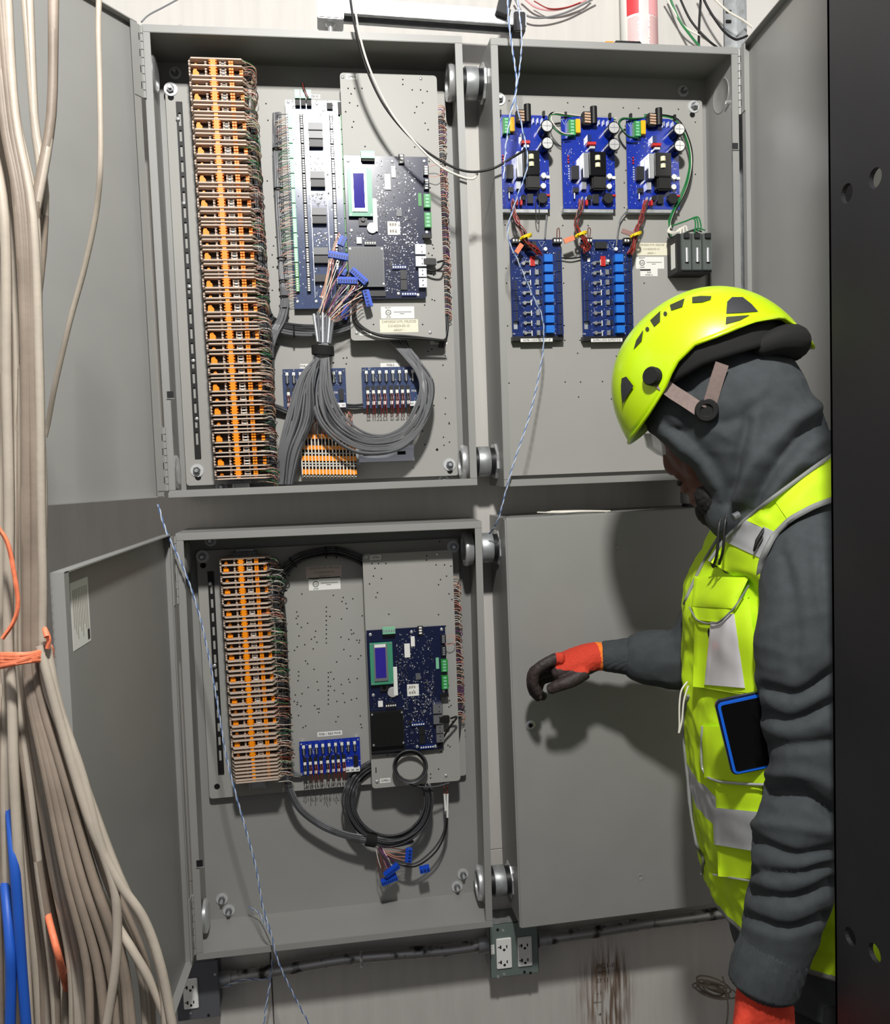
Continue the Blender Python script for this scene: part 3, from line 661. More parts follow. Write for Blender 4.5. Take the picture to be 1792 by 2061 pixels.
# ---- power distribution boards
def pdb(label, c, y, nf, nc, seed, mt='pcb_blue'):
    b = Board('power_distribution_board', label, 'circuit board', y, c, mt, back=YP)
    for i in range(nf):
        u = .07+.84*i/(nf-1)
        k = b.part('fuse_holder', 'chip', u-.028, u+.028, .10, .34, .006); b.part('fuse_cap', 'white', u-.022, u+.022, .09, .17, .0085, .004, parent=k)
        b.rod('fuse', 'solder', u, .15, u, .36, .0016, .008)
    for i in range(nc):
        u = .08+.62*i/(nc-1)+(.02 if i >= nc/2 else 0)
        for v in (.55, .82):
            k = b.part('wire_terminal', 'chip', u-.03, u+.03, v-.09, v+.13, .008); b.part('terminal_screw', 'white', u-.022, u+.022, v+.02, v+.10, .0094, .0079, parent=k)
    b.part('jack', 'chip', .88, .955, .52, .80, .010); b.plugrow('wire_terminal', 'white', .74, .98, .86, .97, 3, .008, False)
    for k, u in enumerate((.2, .5, .8)):
        x, z, s_ = b.X(u), b.Z(.32), b.w*.035; m = MB(); P = [V(x, 0, z+s_*1.6), V(x-s_, 0, z), V(x+s_, 0, z)]
        for i in range(3): a, d = P[i], P[(i+1) % 3]; m.tube([V(a.x, y-.0004, a.z), V(d.x, y-.0004, d.z)], .0003, 4)
        m.build('warning_triangle', 'white', b.t)
    text('PDB', .006, 'white', (b.X(.82), y-.0005, b.Z(.6)), b.t)
    b.smd(50, [(.03, .03, .97, .98)], seed); b.traces(50, [(.02, .02, .98, .98)], seed); b.screw(.03, .07, .002); b.screw(.97, .07, .002)
    r = random.Random(seed); w = MB()
    for i in range(nc):
        for k in range(2):
            u = .08+.62*i/(nc-1)+(.02 if i >= nc/2 else 0)+(.018 if k else -.012); w.mat(r.choice([0, 0, 1, 2]))
            x = b.X(u); z = b.Z(.9); w.tube(curve([V(x, y-.008, b.Z(.66)), V(x+.001, y-.012, b.Z(.8)), V(x, y-.010, z-.004), V(x+r.uniform(-.003, .003), y-.004, z-.02), V(x+r.uniform(-.004, .004), y+.008, z-.028)], 3), .0008, 4, False)
    w.build('board_wires', ['red_wire', 'brown_wire', 'cable_dark'], b.t, kind='stuff'); return b
pdb('bright blue power distribution board at the centre of the lower left enclosure', [(602, 1494), (724, 1483), (727, 1550), (606, 1563)], .108, 9, 8, 41)
pdb('blue fuse board mostly hidden behind the hanging grey cables', [(568, 743), (695, 741), (699, 822), (573, 826)], .108, 9, 8, 42, 'pcb_grey')
pdb('blue fuse board half covered by the right side of the cable loop', [(728, 740), (853, 737), (858, 819), (731, 822)], .108, 9, 8, 43, 'pcb_grey')

# ---- power supply boards of the upper right enclosure
def psu(label, c, seed):
    b = Board('power_supply_board', label, 'circuit board', .104, c, 'pcb_blue', group='power supply boards in the upper right enclosure', back=YP)
    b.plugrow('plug_terminal', 'green_plug', .11, .235, .06, .225, 5, .014, True, inner='green_pale'); b.part('film_capacitor', 'yellow', .245, .335, .045, .195, .012, bevel=.001)
    k = b.part('choke_core', 'black', .37, .53, -.03, .115, .016, bevel=.002)
    for i in range(4): b.rod('choke_winding', 'wire_tan', .40, -.005+.03*i, .51, .0+.03*i, .0022, .0165)
    b.rod('black_capacitor', 'black', .585, -.085, .585, .10, .0075, .012)
    for v in (.17, .35):
        cp = b.can('capacitor', 'black_gloss', .91, v, .0135, .030); b.can('capacitor_top', 'cap_white', .91, v, .0118, .0306, .0298, parent=cp, n=20)
        m = MB(); x, z = b.X(.91), b.Z(v); m.box(x-.0095, x+.0095, b.y-.0309, b.y-.0304, z-.0004, z+.0004); m.box(x-.0004, x+.0004, b.y-.0309, b.y-.0304, z-.0095, z+.0095); m.build('vent_score', 'chip_grey', cp, kind='stuff')
    tr = b.part('transformer', 'black_gloss', .44, .76, .42, .68, .026, bevel=.0015)
    b.rod('transformer_core', 'cap_cream', .60, .465, .60, .515, .006, .0245); b.rod('transformer_core', 'cap_cream', .60, .545, .60, .59, .006, .0245)
    b.part('heat_sink', 'silver', .33, .435, .43, .70, .024, bevel=.001); b.part('relay', 'chip', .15, .285, .55, .70, .013, bevel=.0008)
    b.part('inductor', 'black', .50, .77, .66, .82, .022, bevel=.003); b.can('inductor', 'black', .83, .9, .0115, .013); b.can('inductor', 'black', .46, .9, .006, .016)
    b.part('chip', 'chip', .55, .66, .85, .95, .008); b.part('bracket', 'silver', .34, .42, .72, .80, .010); b.part('fuse_base', 'chip', .18, .28, .78, .83, .008); b.rod('fuse', 'silver', .2, .84, .2, .9, .002, .006)
    b.part('thermistor', 'red', .46, .62, .29, .32, .012); b.part('sleeve', 'cap_white', .5, .6, .335, .36, .011)
    b.part('varistor', 'pcb_deep', .455, .53, .215, .29, .013)
    for u, v in ((.87, .655), (.86, .765)): b.can('small_capacitor', 'white', u, v, .0058, .010)
    b.part('jumper', 'white', .93, 1.0, .645, .675, .004); b.part('jumper', 'red', .92, 1.0, .845, .865, .004); b.can('pearl_capacitor', 'white', 1.0, .27, .0045, .012)
    for i in range(3): b.part('resistor', 'solder', .70+.085*i, .72+.085*i, .04, .09, .006); 
    for i in range(6): b.can('indicator', 'pair_white', .115, .545+.026*i, .0014, .003, n=8)
    for v in (.44, .47, .50): b.can('indicator', 'red', .11, v, .0018, .004, n=8)
    for u in (.335, .415):
        k = b.part('spade_terminal', 'silver', u-.012, u+.012, .885, .93, .012, .004); b.part('spade_sleeve', 'red', u-.02, u+.02, .92, .975, .013, .004, parent=k)
    for u, v in ((.055, -.015), (.895, -.015)): b.part('snap_post', 'black', u, u+.04, v-.02, v+.035, .008)
    b.part('card_track', 'galv', 0, .95, 1.005, 1.04, .001, -.016)
    x, z, s_ = b.X(.06), b.Z(.03), b.w*.05; m = MB(); P = [V(x-s_, 0, z), V(x+s_, 0, z+.001), V(x, 0, z-s_*2)]
    for i in range(3): a, d = P[i], P[(i+1) % 3]; m.tube([V(a.x, b.y-.0004, a.z), V(d.x, b.y-.0004, d.z)], .0003, 4)
    m.build('warning_triangle', 'white', b.t)
    b.smd(60, [(.02, .27, .3, .54), (.3, .2, .5, .42), (.76, .45, .98, .64), (.02, .7, .3, .98), (.75, .72, .98, .98)], seed, mx=.004, wts=(3, 4, 1, 1)); b.traces(50, [(.02, .25, .35, .97), (.75, .4, .98, .98)], seed); return b
PS1 = psu('blue power supply board partly behind the left flange of its enclosure', [(998, 231), (1104, 232), (1106, 420), (1004, 421)], 51)
PS2 = psu('middle one of the three blue power supply boards', [(1130, 236), (1237, 235), (1238, 420), (1134, 421)], 52)
PS3 = psu('rightmost blue power supply board beside the green wire loop', [(1261, 239), (1365, 238), (1369, 421), (1264, 421)], 53)
# ---- lock relay boards
def relays(label, c, tx, seed):
    b = Board('relay_board', label, 'circuit board', .106, c, 'pcb_deep', group='relay boards in the upper right enclosure', back=YP)
    for i in range(8):
        v = .165+.1035*i+.004*(i > 4)
        b.part('relay', 'relay_blue', .635, .80, v, v+.078, .014, bevel=.0006); b.can('fuse_clip', 'silver', .245, v+.04+.12*(1-i/7)*.12+.03, .0042, .007, n=12); k = b.rod('fuse', 'silver', .27, v+.07, .36, v+.07, .0022, .005)
        b.part('fuse_clip', 'silver', .47, .535, v+.045, v+.095, .005); b.part('jumper', 'white', .37, .385, v+.045, v+.1, .0035); b.part('jumper', 'chip', .56, .59, v+.04, v+.09, .004)
    for i in range(8): b.plugrow('terminal_bank', 'pcb_deep', .875, .985, .13+.108*i, .232+.108*i, 4, .010, True, inner='chip')
    for i in range(4): b.plugrow('terminal_bank', 'pcb_deep', .02, .12, .43+.105*i, .53+.105*i, 4, .010, True, inner='chip')
    b.plugrow('terminal_bank', 'chip', .83, 1.0, -.005, .05, 3, .011, False, inner='white'); b.plugrow('terminal_bank', 'chip', .03, .2, -.005, .05, 3, .011, False, inner='white'); b.part('ribbon_socket', 'chip', .27, .5, .03, .10, .008)
    for u0 in (.38, .43): b.part('dip_switch', 'red', u0, u0+.045, .175, .275, .004)
    b.can('small_capacitor', 'white', .68, .105, .004, .008); b.can('small_capacitor', 'white', .52, .225, .003, .007); b.part('chip', 'white', .12, .17, .19, .23, .002)
    m = MB(); x, z, s_ = b.X(.62), b.Z(.02), b.w*.06; P = [V(x-s_, 0, z), V(x+s_, 0, z), V(x, 0, z-s_*1.6)]
    for i in range(3): a, d = P[i], P[(i+1) % 3]; m.tube([V(a.x, b.y-.0004, a.z), V(d.x, b.y-.0004, d.z)], .0003, 4)
    m.build('warning_triangle', 'solder', b.t)
    b.part('silk_label', 'solder', .03, .1, .85, .92, .0004, .0001)
    b.smd(150, [(.15, .2, .62, .98), (.81, .14, .87, .98), (.25, .05, .98, .15), (.03, .1, .3, .4)], seed, mx=.004); b.traces(120, [(.03, .05, .62, .98)], seed); b.screw(.04, .97, .002); b.screw(.84, .97, .002); b.screw(.02, .97, .002)
    tk = b.part('card_track', 'steel_dark', 0, 1.0, .995, 1.04, .002, -.016)
    lb = b.part('label', 'label_white', .15, .78, 1.02, 1.055, .0024, .0020); text(tx, .0062, 'ink', ((b.X(.15)+b.X(.78))/2, b.y-.0027, b.Z(1.0375)), lb, sx=.8); return b
RB1 = relays('left blue relay board with eight blue relays, a red wire bundle over its top corner', [(1027, 482), (1130, 482), (1133, 677), (1031, 678)], 'ACM8-1 LOCK OUTPUT 1-8', 61)
RB2 = relays('right blue relay board partly hidden by the yellow helmet', [(1170, 482), (1270, 482), (1274, 677), (1173, 678)], 'ACM8-2 LOCK OUTPUT 9-16', 62)
# ---- black fuse block on the right
y = .07; t = thing('fuse_block', 'black fuse block with three clear cartridge bays above the helmet', 'fuse block', U(1352, 560, YP)); x0, x1, z0, z1 = rect(y, (1369, 470), (1432, 470), (1433, 548), (1369, 548))
MB().box(x0-.006, x1, y, YP, z0, z1).build('housing', 'black', t, bevel=.001)
for i in range(3):
    a = x0+(x1-x0)*(i+.06)/3; c = x0+(x1-x0)*(i+.94)/3; k = MB().box(a, c, y-.006, y+.0005, z0+.004, z1).build('fuse_bay', 'clear_plastic', t, bevel=.001)
    MB().cyl(((a+c)/2, y-.0075, z0+.02), ((a+c)/2, y-.0075, z0+.05), .0045, n=12).build('cartridge_fuse', 'silver', k, smooth=40)
    MB().box((a+c)/2-.006, (a+c)/2+.006, y-.012, y-.006, z1-.012, z1-.002).build('fuse_clip', 'chip', k)
MB().box(x0-.0068, x0-.006, y+.012, y+.032, z0+.012, z1-.018).build('label', 'label_white', t)
# ------------------------------------------------------------------ wiring inside the enclosures
def off(path, rng, sp, wob):
    o = V(rng.uniform(-1, 1)*sp, rng.uniform(-1, .6)*sp*.6, rng.uniform(-1, 1)*sp)
    return [p+o+V(rng.uniform(-wob, wob), rng.uniform(-wob, wob)*.5, rng.uniform(-wob, wob)) for p in path]
def flatbundle(t, px, n, r, mats, seed, gap=1.9, rows=2, wob=.0008, k=6, name='cable', sides=6, fan=0.):
    """n cables laid side by side along a photo path (px, py, y)"""
    rng = random.Random(seed); base = [U(*q) for q in px]; c = len(base)
    for i in range(n):
        col, row_ = i % ((n+rows-1)//rows), i//((n+rows-1)//rows); w = (col-((n+rows-1)//rows-1)/2)*gap*r+(row_ % 2)*r*.9; pts = []
        for j, p in enumerate(base):
            d = (base[min(j+1, c-1)]-base[max(j-1, 0)]).normalized(); s = d.cross(V(0, 1, 0)).normalized(); ww = w*(1+fan*(j/(c-1)))
            pts.append(p+s*ww+V(0, -row_*1.6*r, 0)+V(rng.uniform(-wob, wob), rng.uniform(-wob, wob)*.4, rng.uniform(-wob, wob)))
        MB().tube(curve(pts, k), r, sides).build(name, mats[rng.randrange(len(mats))], t, smooth=60)
def ties(t, px, w, mt='black', r=.0016, y2=.004, name='cable_tie'):
    for a, b, y, ang in px:
        p = U(a, b, y); d = V(math.cos(ang), 0, math.sin(ang)); s = [p+d*(w*math.cos(h))+V(0, -1, 0)*(y2+w*.45)*math.sin(h) for h in [2*PI*i/14 for i in range(15)]]
        MB().tube(s, r, 5).build(name, mt, t, smooth=60)
def fine(t, name, segs, mats, r=.0007, k=3):
    m = MB()
    for mi, pts in segs: m.mat(mi); m.tube(curve(pts, k), r, 4, False)
    m.build(name, mats, t, kind='stuff')
G2 = ['cable_grey', 'cable_grey', 'cable_dark']
# --- upper left enclosure
t = thing('cable_run', 'dark cable trunk tied along the right edge of the tall terminal strip', 'cable bundle', U(545, 968, .09))
flatbundle(t, [(503, 240, .095), (515, 330, .095), (521, 440, .095), (528, 560, .09), (531, 625, .088), (541, 700, .085), (541, 800, .088), (545, 900, .09), (550, 968, .092)], 8, .0028, ['cable_dark', 'cable_grey', 'cable_dark'], 1, gap=1.5)
ties(t, [(529, 545, .088, 0), (531, 570, .088, 0), (532, 590, .088, 0), (540, 690, .083, .5), (543, 723, .083, .1), (543, 745, .085, 0), (541, 782, .085, 0), (545, 828, .086, 0), (544, 860, .088, 0), (515, 350, .092, 0), (521, 430, .092, 0), (507, 270, .092, 0)], .010)
t = thing('cable_run', 'grey cable trunk running down the left side of the long input board', 'cable bundle', U(545, 700, .1))
flatbundle(t, [(556, 228, .108), (558, 330, .108), (563, 440, .108), (569, 540, .106), (573, 600, .1), (566, 640, .092), (550, 672, .086), (540, 702, .086)], 8, .0025, G2, 2, gap=1.6)
ties(t, [(567, 520, .1, 0), (571, 565, .1, 0), (572, 597, .098, 0), (573, 621, .098, 0), (558, 300, .104, 0), (561, 380, .104, 0)], .009)
rng = random.Random(9); sg = []
for i in range(72):
    y0 = 230+i*5.2; x0 = 553+(y0-230)*.045; x1 = 578+(y0-230)*.05
    sg.append((rng.choice([0, 1, 3, 3, 2, 4, 0]), [U(x0+rng.uniform(-3, 6), y0+rng.uniform(4, 16), .104), U(x0+8, y0+rng.uniform(0, 8), .096), U(x1-4, y0, .094), U(x1+2, y0, .1)]))
fine(t, 'loose_wires', sg, WIRE_M)
t = thing('cable_run', 'grey cables crossing from the terminal strip to behind the swing plate', 'cable bundle', U(600, 670, .1))
flatbundle(t, [(520, 560, .1), (531, 630, .098), (552, 655, .096), (590, 666, .096), (640, 668, .1), (690, 660, .104), (735, 640, .108)], 10, .0028, G2, 3, gap=1.75)
ties(t, [(592, 667, .092, PI/2), (538, 640, .092, .6), (546, 650, .092, .8)], .013)
t = thing('cable_run', 'grey cables leading from the terminal strip to the hidden fuse board', 'cable bundle', U(575, 838, .11))
flatbundle(t, [(541, 815, .1), (560, 822, .108), (585, 830, .112), (610, 832, .113)], 5, .0025, ['cable_dark'], 4, gap=1.8)
flatbundle(t, [(690, 818, .114), (712, 819, .112), (735, 818, .114)], 4, .0022, ['cable_dark'], 5, gap=1.8)
# the big bundle: tie at (648, 705)
t = thing('cable_bundle', 'thick grey cable bundle strapped in black with a wide loop below the swing plate', 'cable bundle', U(575, 972, .07))
rng = random.Random(12)
for i in range(15):
    f = i/14; x = 575+f*30
    pts = [(643+12*rng.uniform(-.6, .6), 640, .045), (647+rng.uniform(-7, 7), 703, .038), (630-25*(1-f)+rng.uniform(-3, 3), 760+rng.uniform(-6, 6), .04), (596-16*(1-f)+36*f, 840+rng.uniform(-8, 8), .05), (570-8*(1-f)+34*f, 910, .062), (x-16+rng.uniform(-2, 2), 974, .085)]
    MB().tube(curve([U(*q) for q in pts], 7), .0027, 6).build('cable', rng.choice(G2), t, smooth=60)
for i in range(19):
    f = i/18; R = f*rng.uniform(.7, 1.15)+rng.uniform(-.1, .12); j_ = lambda: rng.uniform(-4.5, 4.5)
    pts = [(652+rng.uniform(-8, 6), 645, .045), (655+rng.uniform(-7, 7), 703, .036), (664-30*R+j_(), 790, .03+.02*f), (695-42*R+j_(), 850+8*R+j_(), .035+.01*f), (748-26*R, 878+28*R+j_(), .04), (806+2*R+j_(), 868+32*R+j_(), .045), (840+20*R+j_(), 825+14*R+j_(), .05), (846+18*R+j_()*1.5, 772, .06), (826+16*R+j_()*1.5, 724, .08), (790+26*R, 690, .1), (775+30*R, 668, .112)]
    MB().tube(curve([U(*q) for q in pts], 7), .0026, 6).build('cable', rng.choice(G2), t, smooth=60)
p = U(650, 705, .036); s = []
for j in range(17): h = 2*PI*j/16; s.append(p+V(.021*math.cos(h), -.016*math.sin(h)+.004, -.002*math.cos(h)))
m = MB(); ring = []
for q, dz in ((0, .009), (.0015, .009), (.0015, -.009), (0, -.009)): ring.append([V(p.x+(v.x-p.x)*(1+q*50), p.y+(v.y-p.y)*(1+q*50), v.z+dz) for v in s[:-1]])
m.loft(ring+[ring[0]], False); m.build('hook_strap', 'soft_black', t, smooth=60)
for i, (a, b, c, d) in enumerate(((632, 632, 640, 688), (640, 628, 644, 690), (650, 630, 650, 690), (658, 636, 656, 690), (664, 640, 660, 690), (670, 648, 664, 692))):
    MB().tube([U(a, b, .04), U(c, d, .036)], .0034, 7).build('shrink_sleeve', 'chip_grey' if i % 2 else 'solder', t, smooth=60)
# blue plugs with their coloured wires
def plug(label, px, py, y, ang, n=8, L=.036, group='blue plug connectors', cat='connector', tilt=0., wires=None):
    p = U(px, py, y); d = V(math.cos(ang), 0, math.sin(ang)); s = V(-math.sin(ang), 0, math.cos(ang)); f = V(0, -1, 0)
    t = thing('plug_connector', label, cat, p, group); m = MB(); m.obox(p, d*L/2, s*.0055, f*.0055); m.obox(p+s*.0065-f*.001, d*L/2, s*.002, f*.003); m.build('housing', 'plug_blue', t, bevel=.0004)
    k = MB()
    for i in range(n): k.obox(p+d*(L*((i+.5)/n-.5))-s*.0005+f*.0056, d*L/n*.28, s*.0028, f*.0004)
    k.build('clamp_slots', 'pcb_deep', t, kind='stuff')
    if wires:
        rng = random.Random(int(px)); sg = []
        for i in range(n):
            a = p+d*(L*((i+.5)/n-.5))+s*.008*wires[3]; e = U(wires[0]+rng.uniform(-6, 6), wires[1]+rng.uniform(-5, 5), wires[2]); mid = a.lerp(e, .5)+V(rng.uniform(-.004, .004), -.006, rng.uniform(-.004, .006))
            sg.append((rng.choice([0, 1, 5, 4, 3, 6]), [a, a+s*.006*wires[3], mid, e]))
        fine(t, 'plug_wires', sg, WIRE_M+['wire_purple'], r=.0009, k=4)
    return t
plug('small blue plug standing upright, topmost of those beside the controller board', 690, 486, .058, 1.1, 4, .020, wires=(650, 600, .045, 1))
plug('long blue plug lying level just left of the square black module', 681, 516, .05, -.18, 8, .040, wires=(645, 632, .042, -1))
plug('long blue plug tilted steeply across the lower corner of the black module', 722, 557, .045, -.75, 8, .040, wires=(655, 640, .042, -1))
plug('blue plug lying level below the tilted plug at the black module', 700, 566, .043, -.03, 8, .040, wires=(660, 640, .04, -1))
plug('blue plug hanging upright at the lower left corner of the controller board', 739, 601, .05, -1.35, 5, .034, wires=(662, 650, .042, -1))
plug('blue plug half hidden behind the cable sleeves left of the swing plate', 697, 629, .09, 1.2, 6, .03, wires=(665, 650, .05, 1))
plug('short blue plug tucked behind the level plugs', 688, 548, .056, -.35, 4, .018)
# black cable over the swing plate and USB plug
t = thing('black_cable', 'black cable drooping across the bottom of the upper swing plate', 'cable', U(760, 675, .07))
for k, dx in enumerate((0, 4)):
    MB().tube(pxcurve([(712+dx, 612, .07), (712+dx, 640, .068), (728+dx, 660, .066), (765, 674+dx*.4, .066), (810, 676+dx, .066), (850, 680+dx*.5, .07), (900, 686, .075)], 7), .0026, 7).build('cable', 'black', t, smooth=60)
for lab, c, e in (('black USB plug and lead in the upper controller board', [(851, 527), (878, 528)], [(880, 528, .056), (893, 526, .05), (888, 540, .05), (872, 545, .056), (852, 541, .062)]), ('black USB plug and lead in the lower controller board', [(883, 1448), (905, 1447)], [(907, 1446, .056), (920, 1443, .05), (908, 1460, .052), (895, 1480, .06), (884, 1505, .064)])):
    a, b_ = U(*c[0], .058), U(*c[1], .056); t = thing('usb_lead', lab, 'cable', b_); d = (b_-a)/2; m = MB().obox((a+b_)/2, d, V(0, 0, .0075), V(0, .005, 0)); m.build('plug_body', 'black', t, bevel=.0015)
    MB().tube(curve([U(*q) for q in e], 6), .0022, 7).build('lead', 'black', t, smooth=60)
# wires showing at the right edges of the swing plates
for lab, x0, y0, x1, y1, sd in (('bundle of small wires behind the right edge of the upper swing plate', 889, 215, 903, 640, 21), ('bundle of small wires behind the right edge of the lower swing plate', 919, 1165, 929, 1450, 22)):
    t = thing('wire_bundle', lab, 'wire bundle', U(x1, y1, .11)); rng = random.Random(sd); sg = []
    flatbundle(t, [(x0-4, y0+20, .112), ((x0+x1)/2-4, (y0+y1)/2, .112), (x1-6, y1-10, .112), (x1-16, y1+60, .114)], 6, .0022, ['cable_dark'], sd, gap=1.4)
    for i in range(int((y1-y0)/4.5)):
        yy = y0+i*4.5; xx = x0+(x1-x0)*(yy-y0)/(y1-y0)
        sg.append((rng.choice([0, 0, 1, 3, 4, 5, 6]), [U(xx-14, yy, .1), U(xx-2, yy-4, .1), U(xx+6+rng.uniform(-2, 3), yy+rng.uniform(-2, 6), .104), U(xx+1, yy+12, .11)]))
    fine(t, 'loose_wires', sg, WIRE_M+['wire_purple'], r=.0009)
    for i in range(3): pass
t = thing('wire_loop', 'thin red wire loop at the right edge of the upper controller board', 'wire', U(880, 345, .06)); MB().tube(pxcurve([(860, 336, .06), (880, 332, .055), (891, 343, .055), (880, 355, .056), (862, 354, .06)], 5), .0007, 4).build('wire', 'wire_pink', t)
t = thing('wire_loop', 'thin red wire loop at the right edge of the lower controller board', 'wire', U(910, 1290, .06)); MB().tube(pxcurve([(895, 1284, .06), (914, 1279, .055), (915, 1292, .055), (905, 1298, .056), (896, 1296, .06)], 5), .0007, 4).build('wire', 'wire_pink', t)
t = thing('wire_stub', 'short stripped wires on the green plug of the long input board', 'wire', U(612, 190, .09))
for i, mt in enumerate(('black', 'red_wire', 'black')): MB().tube(pxcurve([(606+3*i, 168, .1), (610+2*i, 180, .09), (617+2*i, 196, .09)], 4), .0009, 5).build('wire', mt, t)

# --- upper right enclosure
def greenloop(label, pts, seed, n=4):
    t = thing('wire_bundle', label, 'wire bundle', U(*pts[-1])); rng = random.Random(seed)
    for i in range(n):
        o = V(rng.uniform(-.003, .003), rng.uniform(-.004, .003), rng.uniform(-.003, .003))
        MB().tube(curve([U(*q)+o*(1+.4*rng.random()) for q in pts], 6), .0013, 5).build('wire', ['wire_green', 'wire_white', 'black', 'wire_green', 'wire_white'][i % 5], t, smooth=60)
    return t
greenloop('green and white wires looped at the top left of the middle power supply', [(1150, 272, .09), (1128, 268, .085), (1108, 245, .086), (1113, 230, .09), (1135, 232, .1), (1170, 236, .112), (1240, 240, .114)], 1)
greenloop('green and white wires looped at the top left of the rightmost power supply', [(1283, 275, .09), (1262, 270, .085), (1246, 248, .086), (1252, 236, .09), (1275, 236, .1), (1310, 234, .112)], 2)
greenloop('green and white wire loop running down the right of the power supplies', [(1300, 233, .114), (1340, 234, .105), (1366, 246, .1), (1386, 285, .095), (1392, 325, .095), (1386, 365, .095), (1372, 400, .1), (1358, 425, .1), (1350, 448, .095), (1352, 458, .09)], 3, 6)
for lab, pts, mt in (('white wires curling into the fuse block', [(1350, 455, .09), (1346, 466, .08), (1360, 470, .078), (1374, 460, .075), (1376, 472, .072)], 'wire_white'), ('green wires arching into the fuse block', [(1352, 455, .09), (1380, 446, .08), (1400, 440, .075), (1405, 455, .07), (1404, 470, .07)], 'wire_green'), ('black and green wires behind the fuse block top', [(1345, 462, .1), (1352, 478, .1), (1375, 472, .1), (1398, 465, .09), (1412, 470, .08)], 'black')):
    t = thing('wire_bundle', lab, 'wire bundle', U(*pts[-1]))
    for i in range(3):
        o = V((i-1)*.007, -.002*i, .003*i); MB().tube(curve([U(*q)+o*(j/4) for j, q in enumerate(pts)], 6), .0016, 5).build('wire', mt if i < 2 or mt != 'black' else 'wire_green', t, smooth=60)
def redbundle(label, top, pts, tie, tail, seed):
    t = thing('wire_bundle', label, 'wire bundle', U(*pts[-1])); rng = random.Random(seed)
    for i in range(9):
        P = [U(*q)+V(rng.uniform(-.006, .006), rng.uniform(-.006, .004), rng.uniform(-.004, .004)) for q in pts]; P = [U(top[0]+(8 if i % 2 else 0), top[1], .09)]+P
        MB().tube(curve(P, 5), .0011, 5).build('wire', ['red_wire', 'brown_wire', 'red_wire', 'black'][i % 4], t, smooth=60)
    p = U(*tie); s = [p+V(.012*math.cos(h), -.011*math.sin(h), .004*math.cos(h)) for h in [2*PI*j/12 for j in range(13)]]
    for dz in (0, .003): MB().tube([q+V(0, 0, dz) for q in s], .0017, 6).build('twist_tie', 'zip_yellow', t, smooth=60)
    MB().tube([p+V(-.008, -.01, .0), p+V(-.018, -.014, -.008)], .0013, 5).build('twist_tie', 'zip_yellow', t)
    q = U(*tail); d = (q-p).normalized(); MB().obox(q, d*.012, V(0, .0015, 0), d.cross(V(0, 1, 0))*.005).build('wire_flag', 'twine_orange' if seed != 3 else 'brown_wire', t)
redbundle('red wire bundle with yellow tie on the left relay board', (1033, 400), [(1034, 420, .09), (1040, 445, .085), (1052, 468, .08), (1060, 485, .078), (1074, 500, .08), (1086, 512, .085), (1072, 498, .09)], (1059, 478, .08), (1045, 500, .075), 1)
redbundle('red wire bundle with yellow tie between the two relay boards', (1166, 400), [(1167, 425, .09), (1162, 445, .085), (1165, 465, .08), (1176, 482, .078), (1184, 498, .08), (1176, 506, .085), (1172, 490, .09)], (1170, 473, .08), (1146, 482, .08), 2)
redbundle('red wire bundle with yellow tie beside the cream job label', (1298, 402), [(1296, 425, .09), (1290, 440, .085), (1283, 460, .08), (1278, 480, .08), (1272, 505, .085), (1268, 512, .09), (1276, 490, .09)], (1280, 474, .08), (1263, 468, .085), 3)
for lab, pts, mt in (('grey wire hanging from the left power supply to the relay board', [(1103, 420, .11), (1100, 440, .11), (1097, 480, .1)], 'cable_grey'), ('grey wire curving down to the right relay board', [(1263, 424, .112), (1250, 440, .11), (1245, 460, .11), (1241, 495, .098)], 'cable_grey'), ('black jumper cable between the two relay boards', [(1130, 519, .115), (1150, 520, .113), (1172, 517, .115)], 'black'), ('dark wire loop above the left relay board', [(1121, 482, .1), (1122, 462, .095), (1126, 461, .095), (1127, 482, .1)], 'brown_wire'), ('red wire loop above the right relay board', [(1184, 482, .1), (1184, 460, .095), (1189, 462, .095), (1187, 482, .1)], 'brown_wire'), ('thin wire hanging below the left power supply', [(1078, 398, .09), (1080, 440, .1), (1085, 448, .1), (1086, 405, .09)], 'cable_dark')):
    t = thing('wire', lab, 'wire', U(*pts[-1])); MB().tube(pxcurve(pts, 6), .0016 if 'grey' in mt or 'jumper' in lab else .001, 6).build('strand', mt, t, smooth=60)

# --- lower left enclosure
t = thing('cable_run', 'dark cables arching over from the short terminal strip to the swing plate', 'cable bundle', U(575, 1300, .1))
flatbundle(t, [(577, 1560, .1), (576, 1450, .1), (572, 1350, .1), (567, 1250, .1), (562, 1190, .1), (570, 1155, .1), (595, 1128, .1), (630, 1115, .1), (675, 1111, .104), (715, 1122, .108), (745, 1140, .11)], 8, .0028, ['cable_dark', 'cable_dark', 'black'], 31, gap=1.7)
ties(t, [(566, 1190, .096, .1), (573, 1153, .096, -.6), (590, 1132, .096, -1.0), (656, 1112, .098, PI/2), (677, 1112, .098, PI/2), (570, 1330, .096, 0), (575, 1440, .096, 0), (577, 1520, .096, 0)], .012)
t = thing('cable_run', 'grey cables joining the terminal strip to the bright blue board', 'cable bundle', U(600, 1560, .11)); flatbundle(t, [(575, 1545, .1), (590, 1556, .108), (608, 1560, .112)], 4, .0022, G2, 33, gap=1.8)
t = thing('cable_bundle', 'dark grey cable coil hanging at the bottom of the lower left enclosure', 'cable bundle', U(747, 1700, .1)); rng = random.Random(35)
for i in range(8):
    f = (i-3.5)*2.2; pts = [(578+f*.6, 1560, .09), (584+f*.7, 1590, .085), (606+f*.6, 1630-f*.3, .085), (650+f*.3, 1662-f*.7, .085), (700, 1682-f*.7, .08), (745, 1690-f, .08), (790, 1696-f, .085), (830+rng.uniform(-6, 6), 1688-f, .09)]
    MB().tube(curve([U(*q) for q in pts], 6), .0026, 6).build('cable', rng.choice(['cable_dark', 'cable_dark', 'cable_grey']), t, smooth=60)
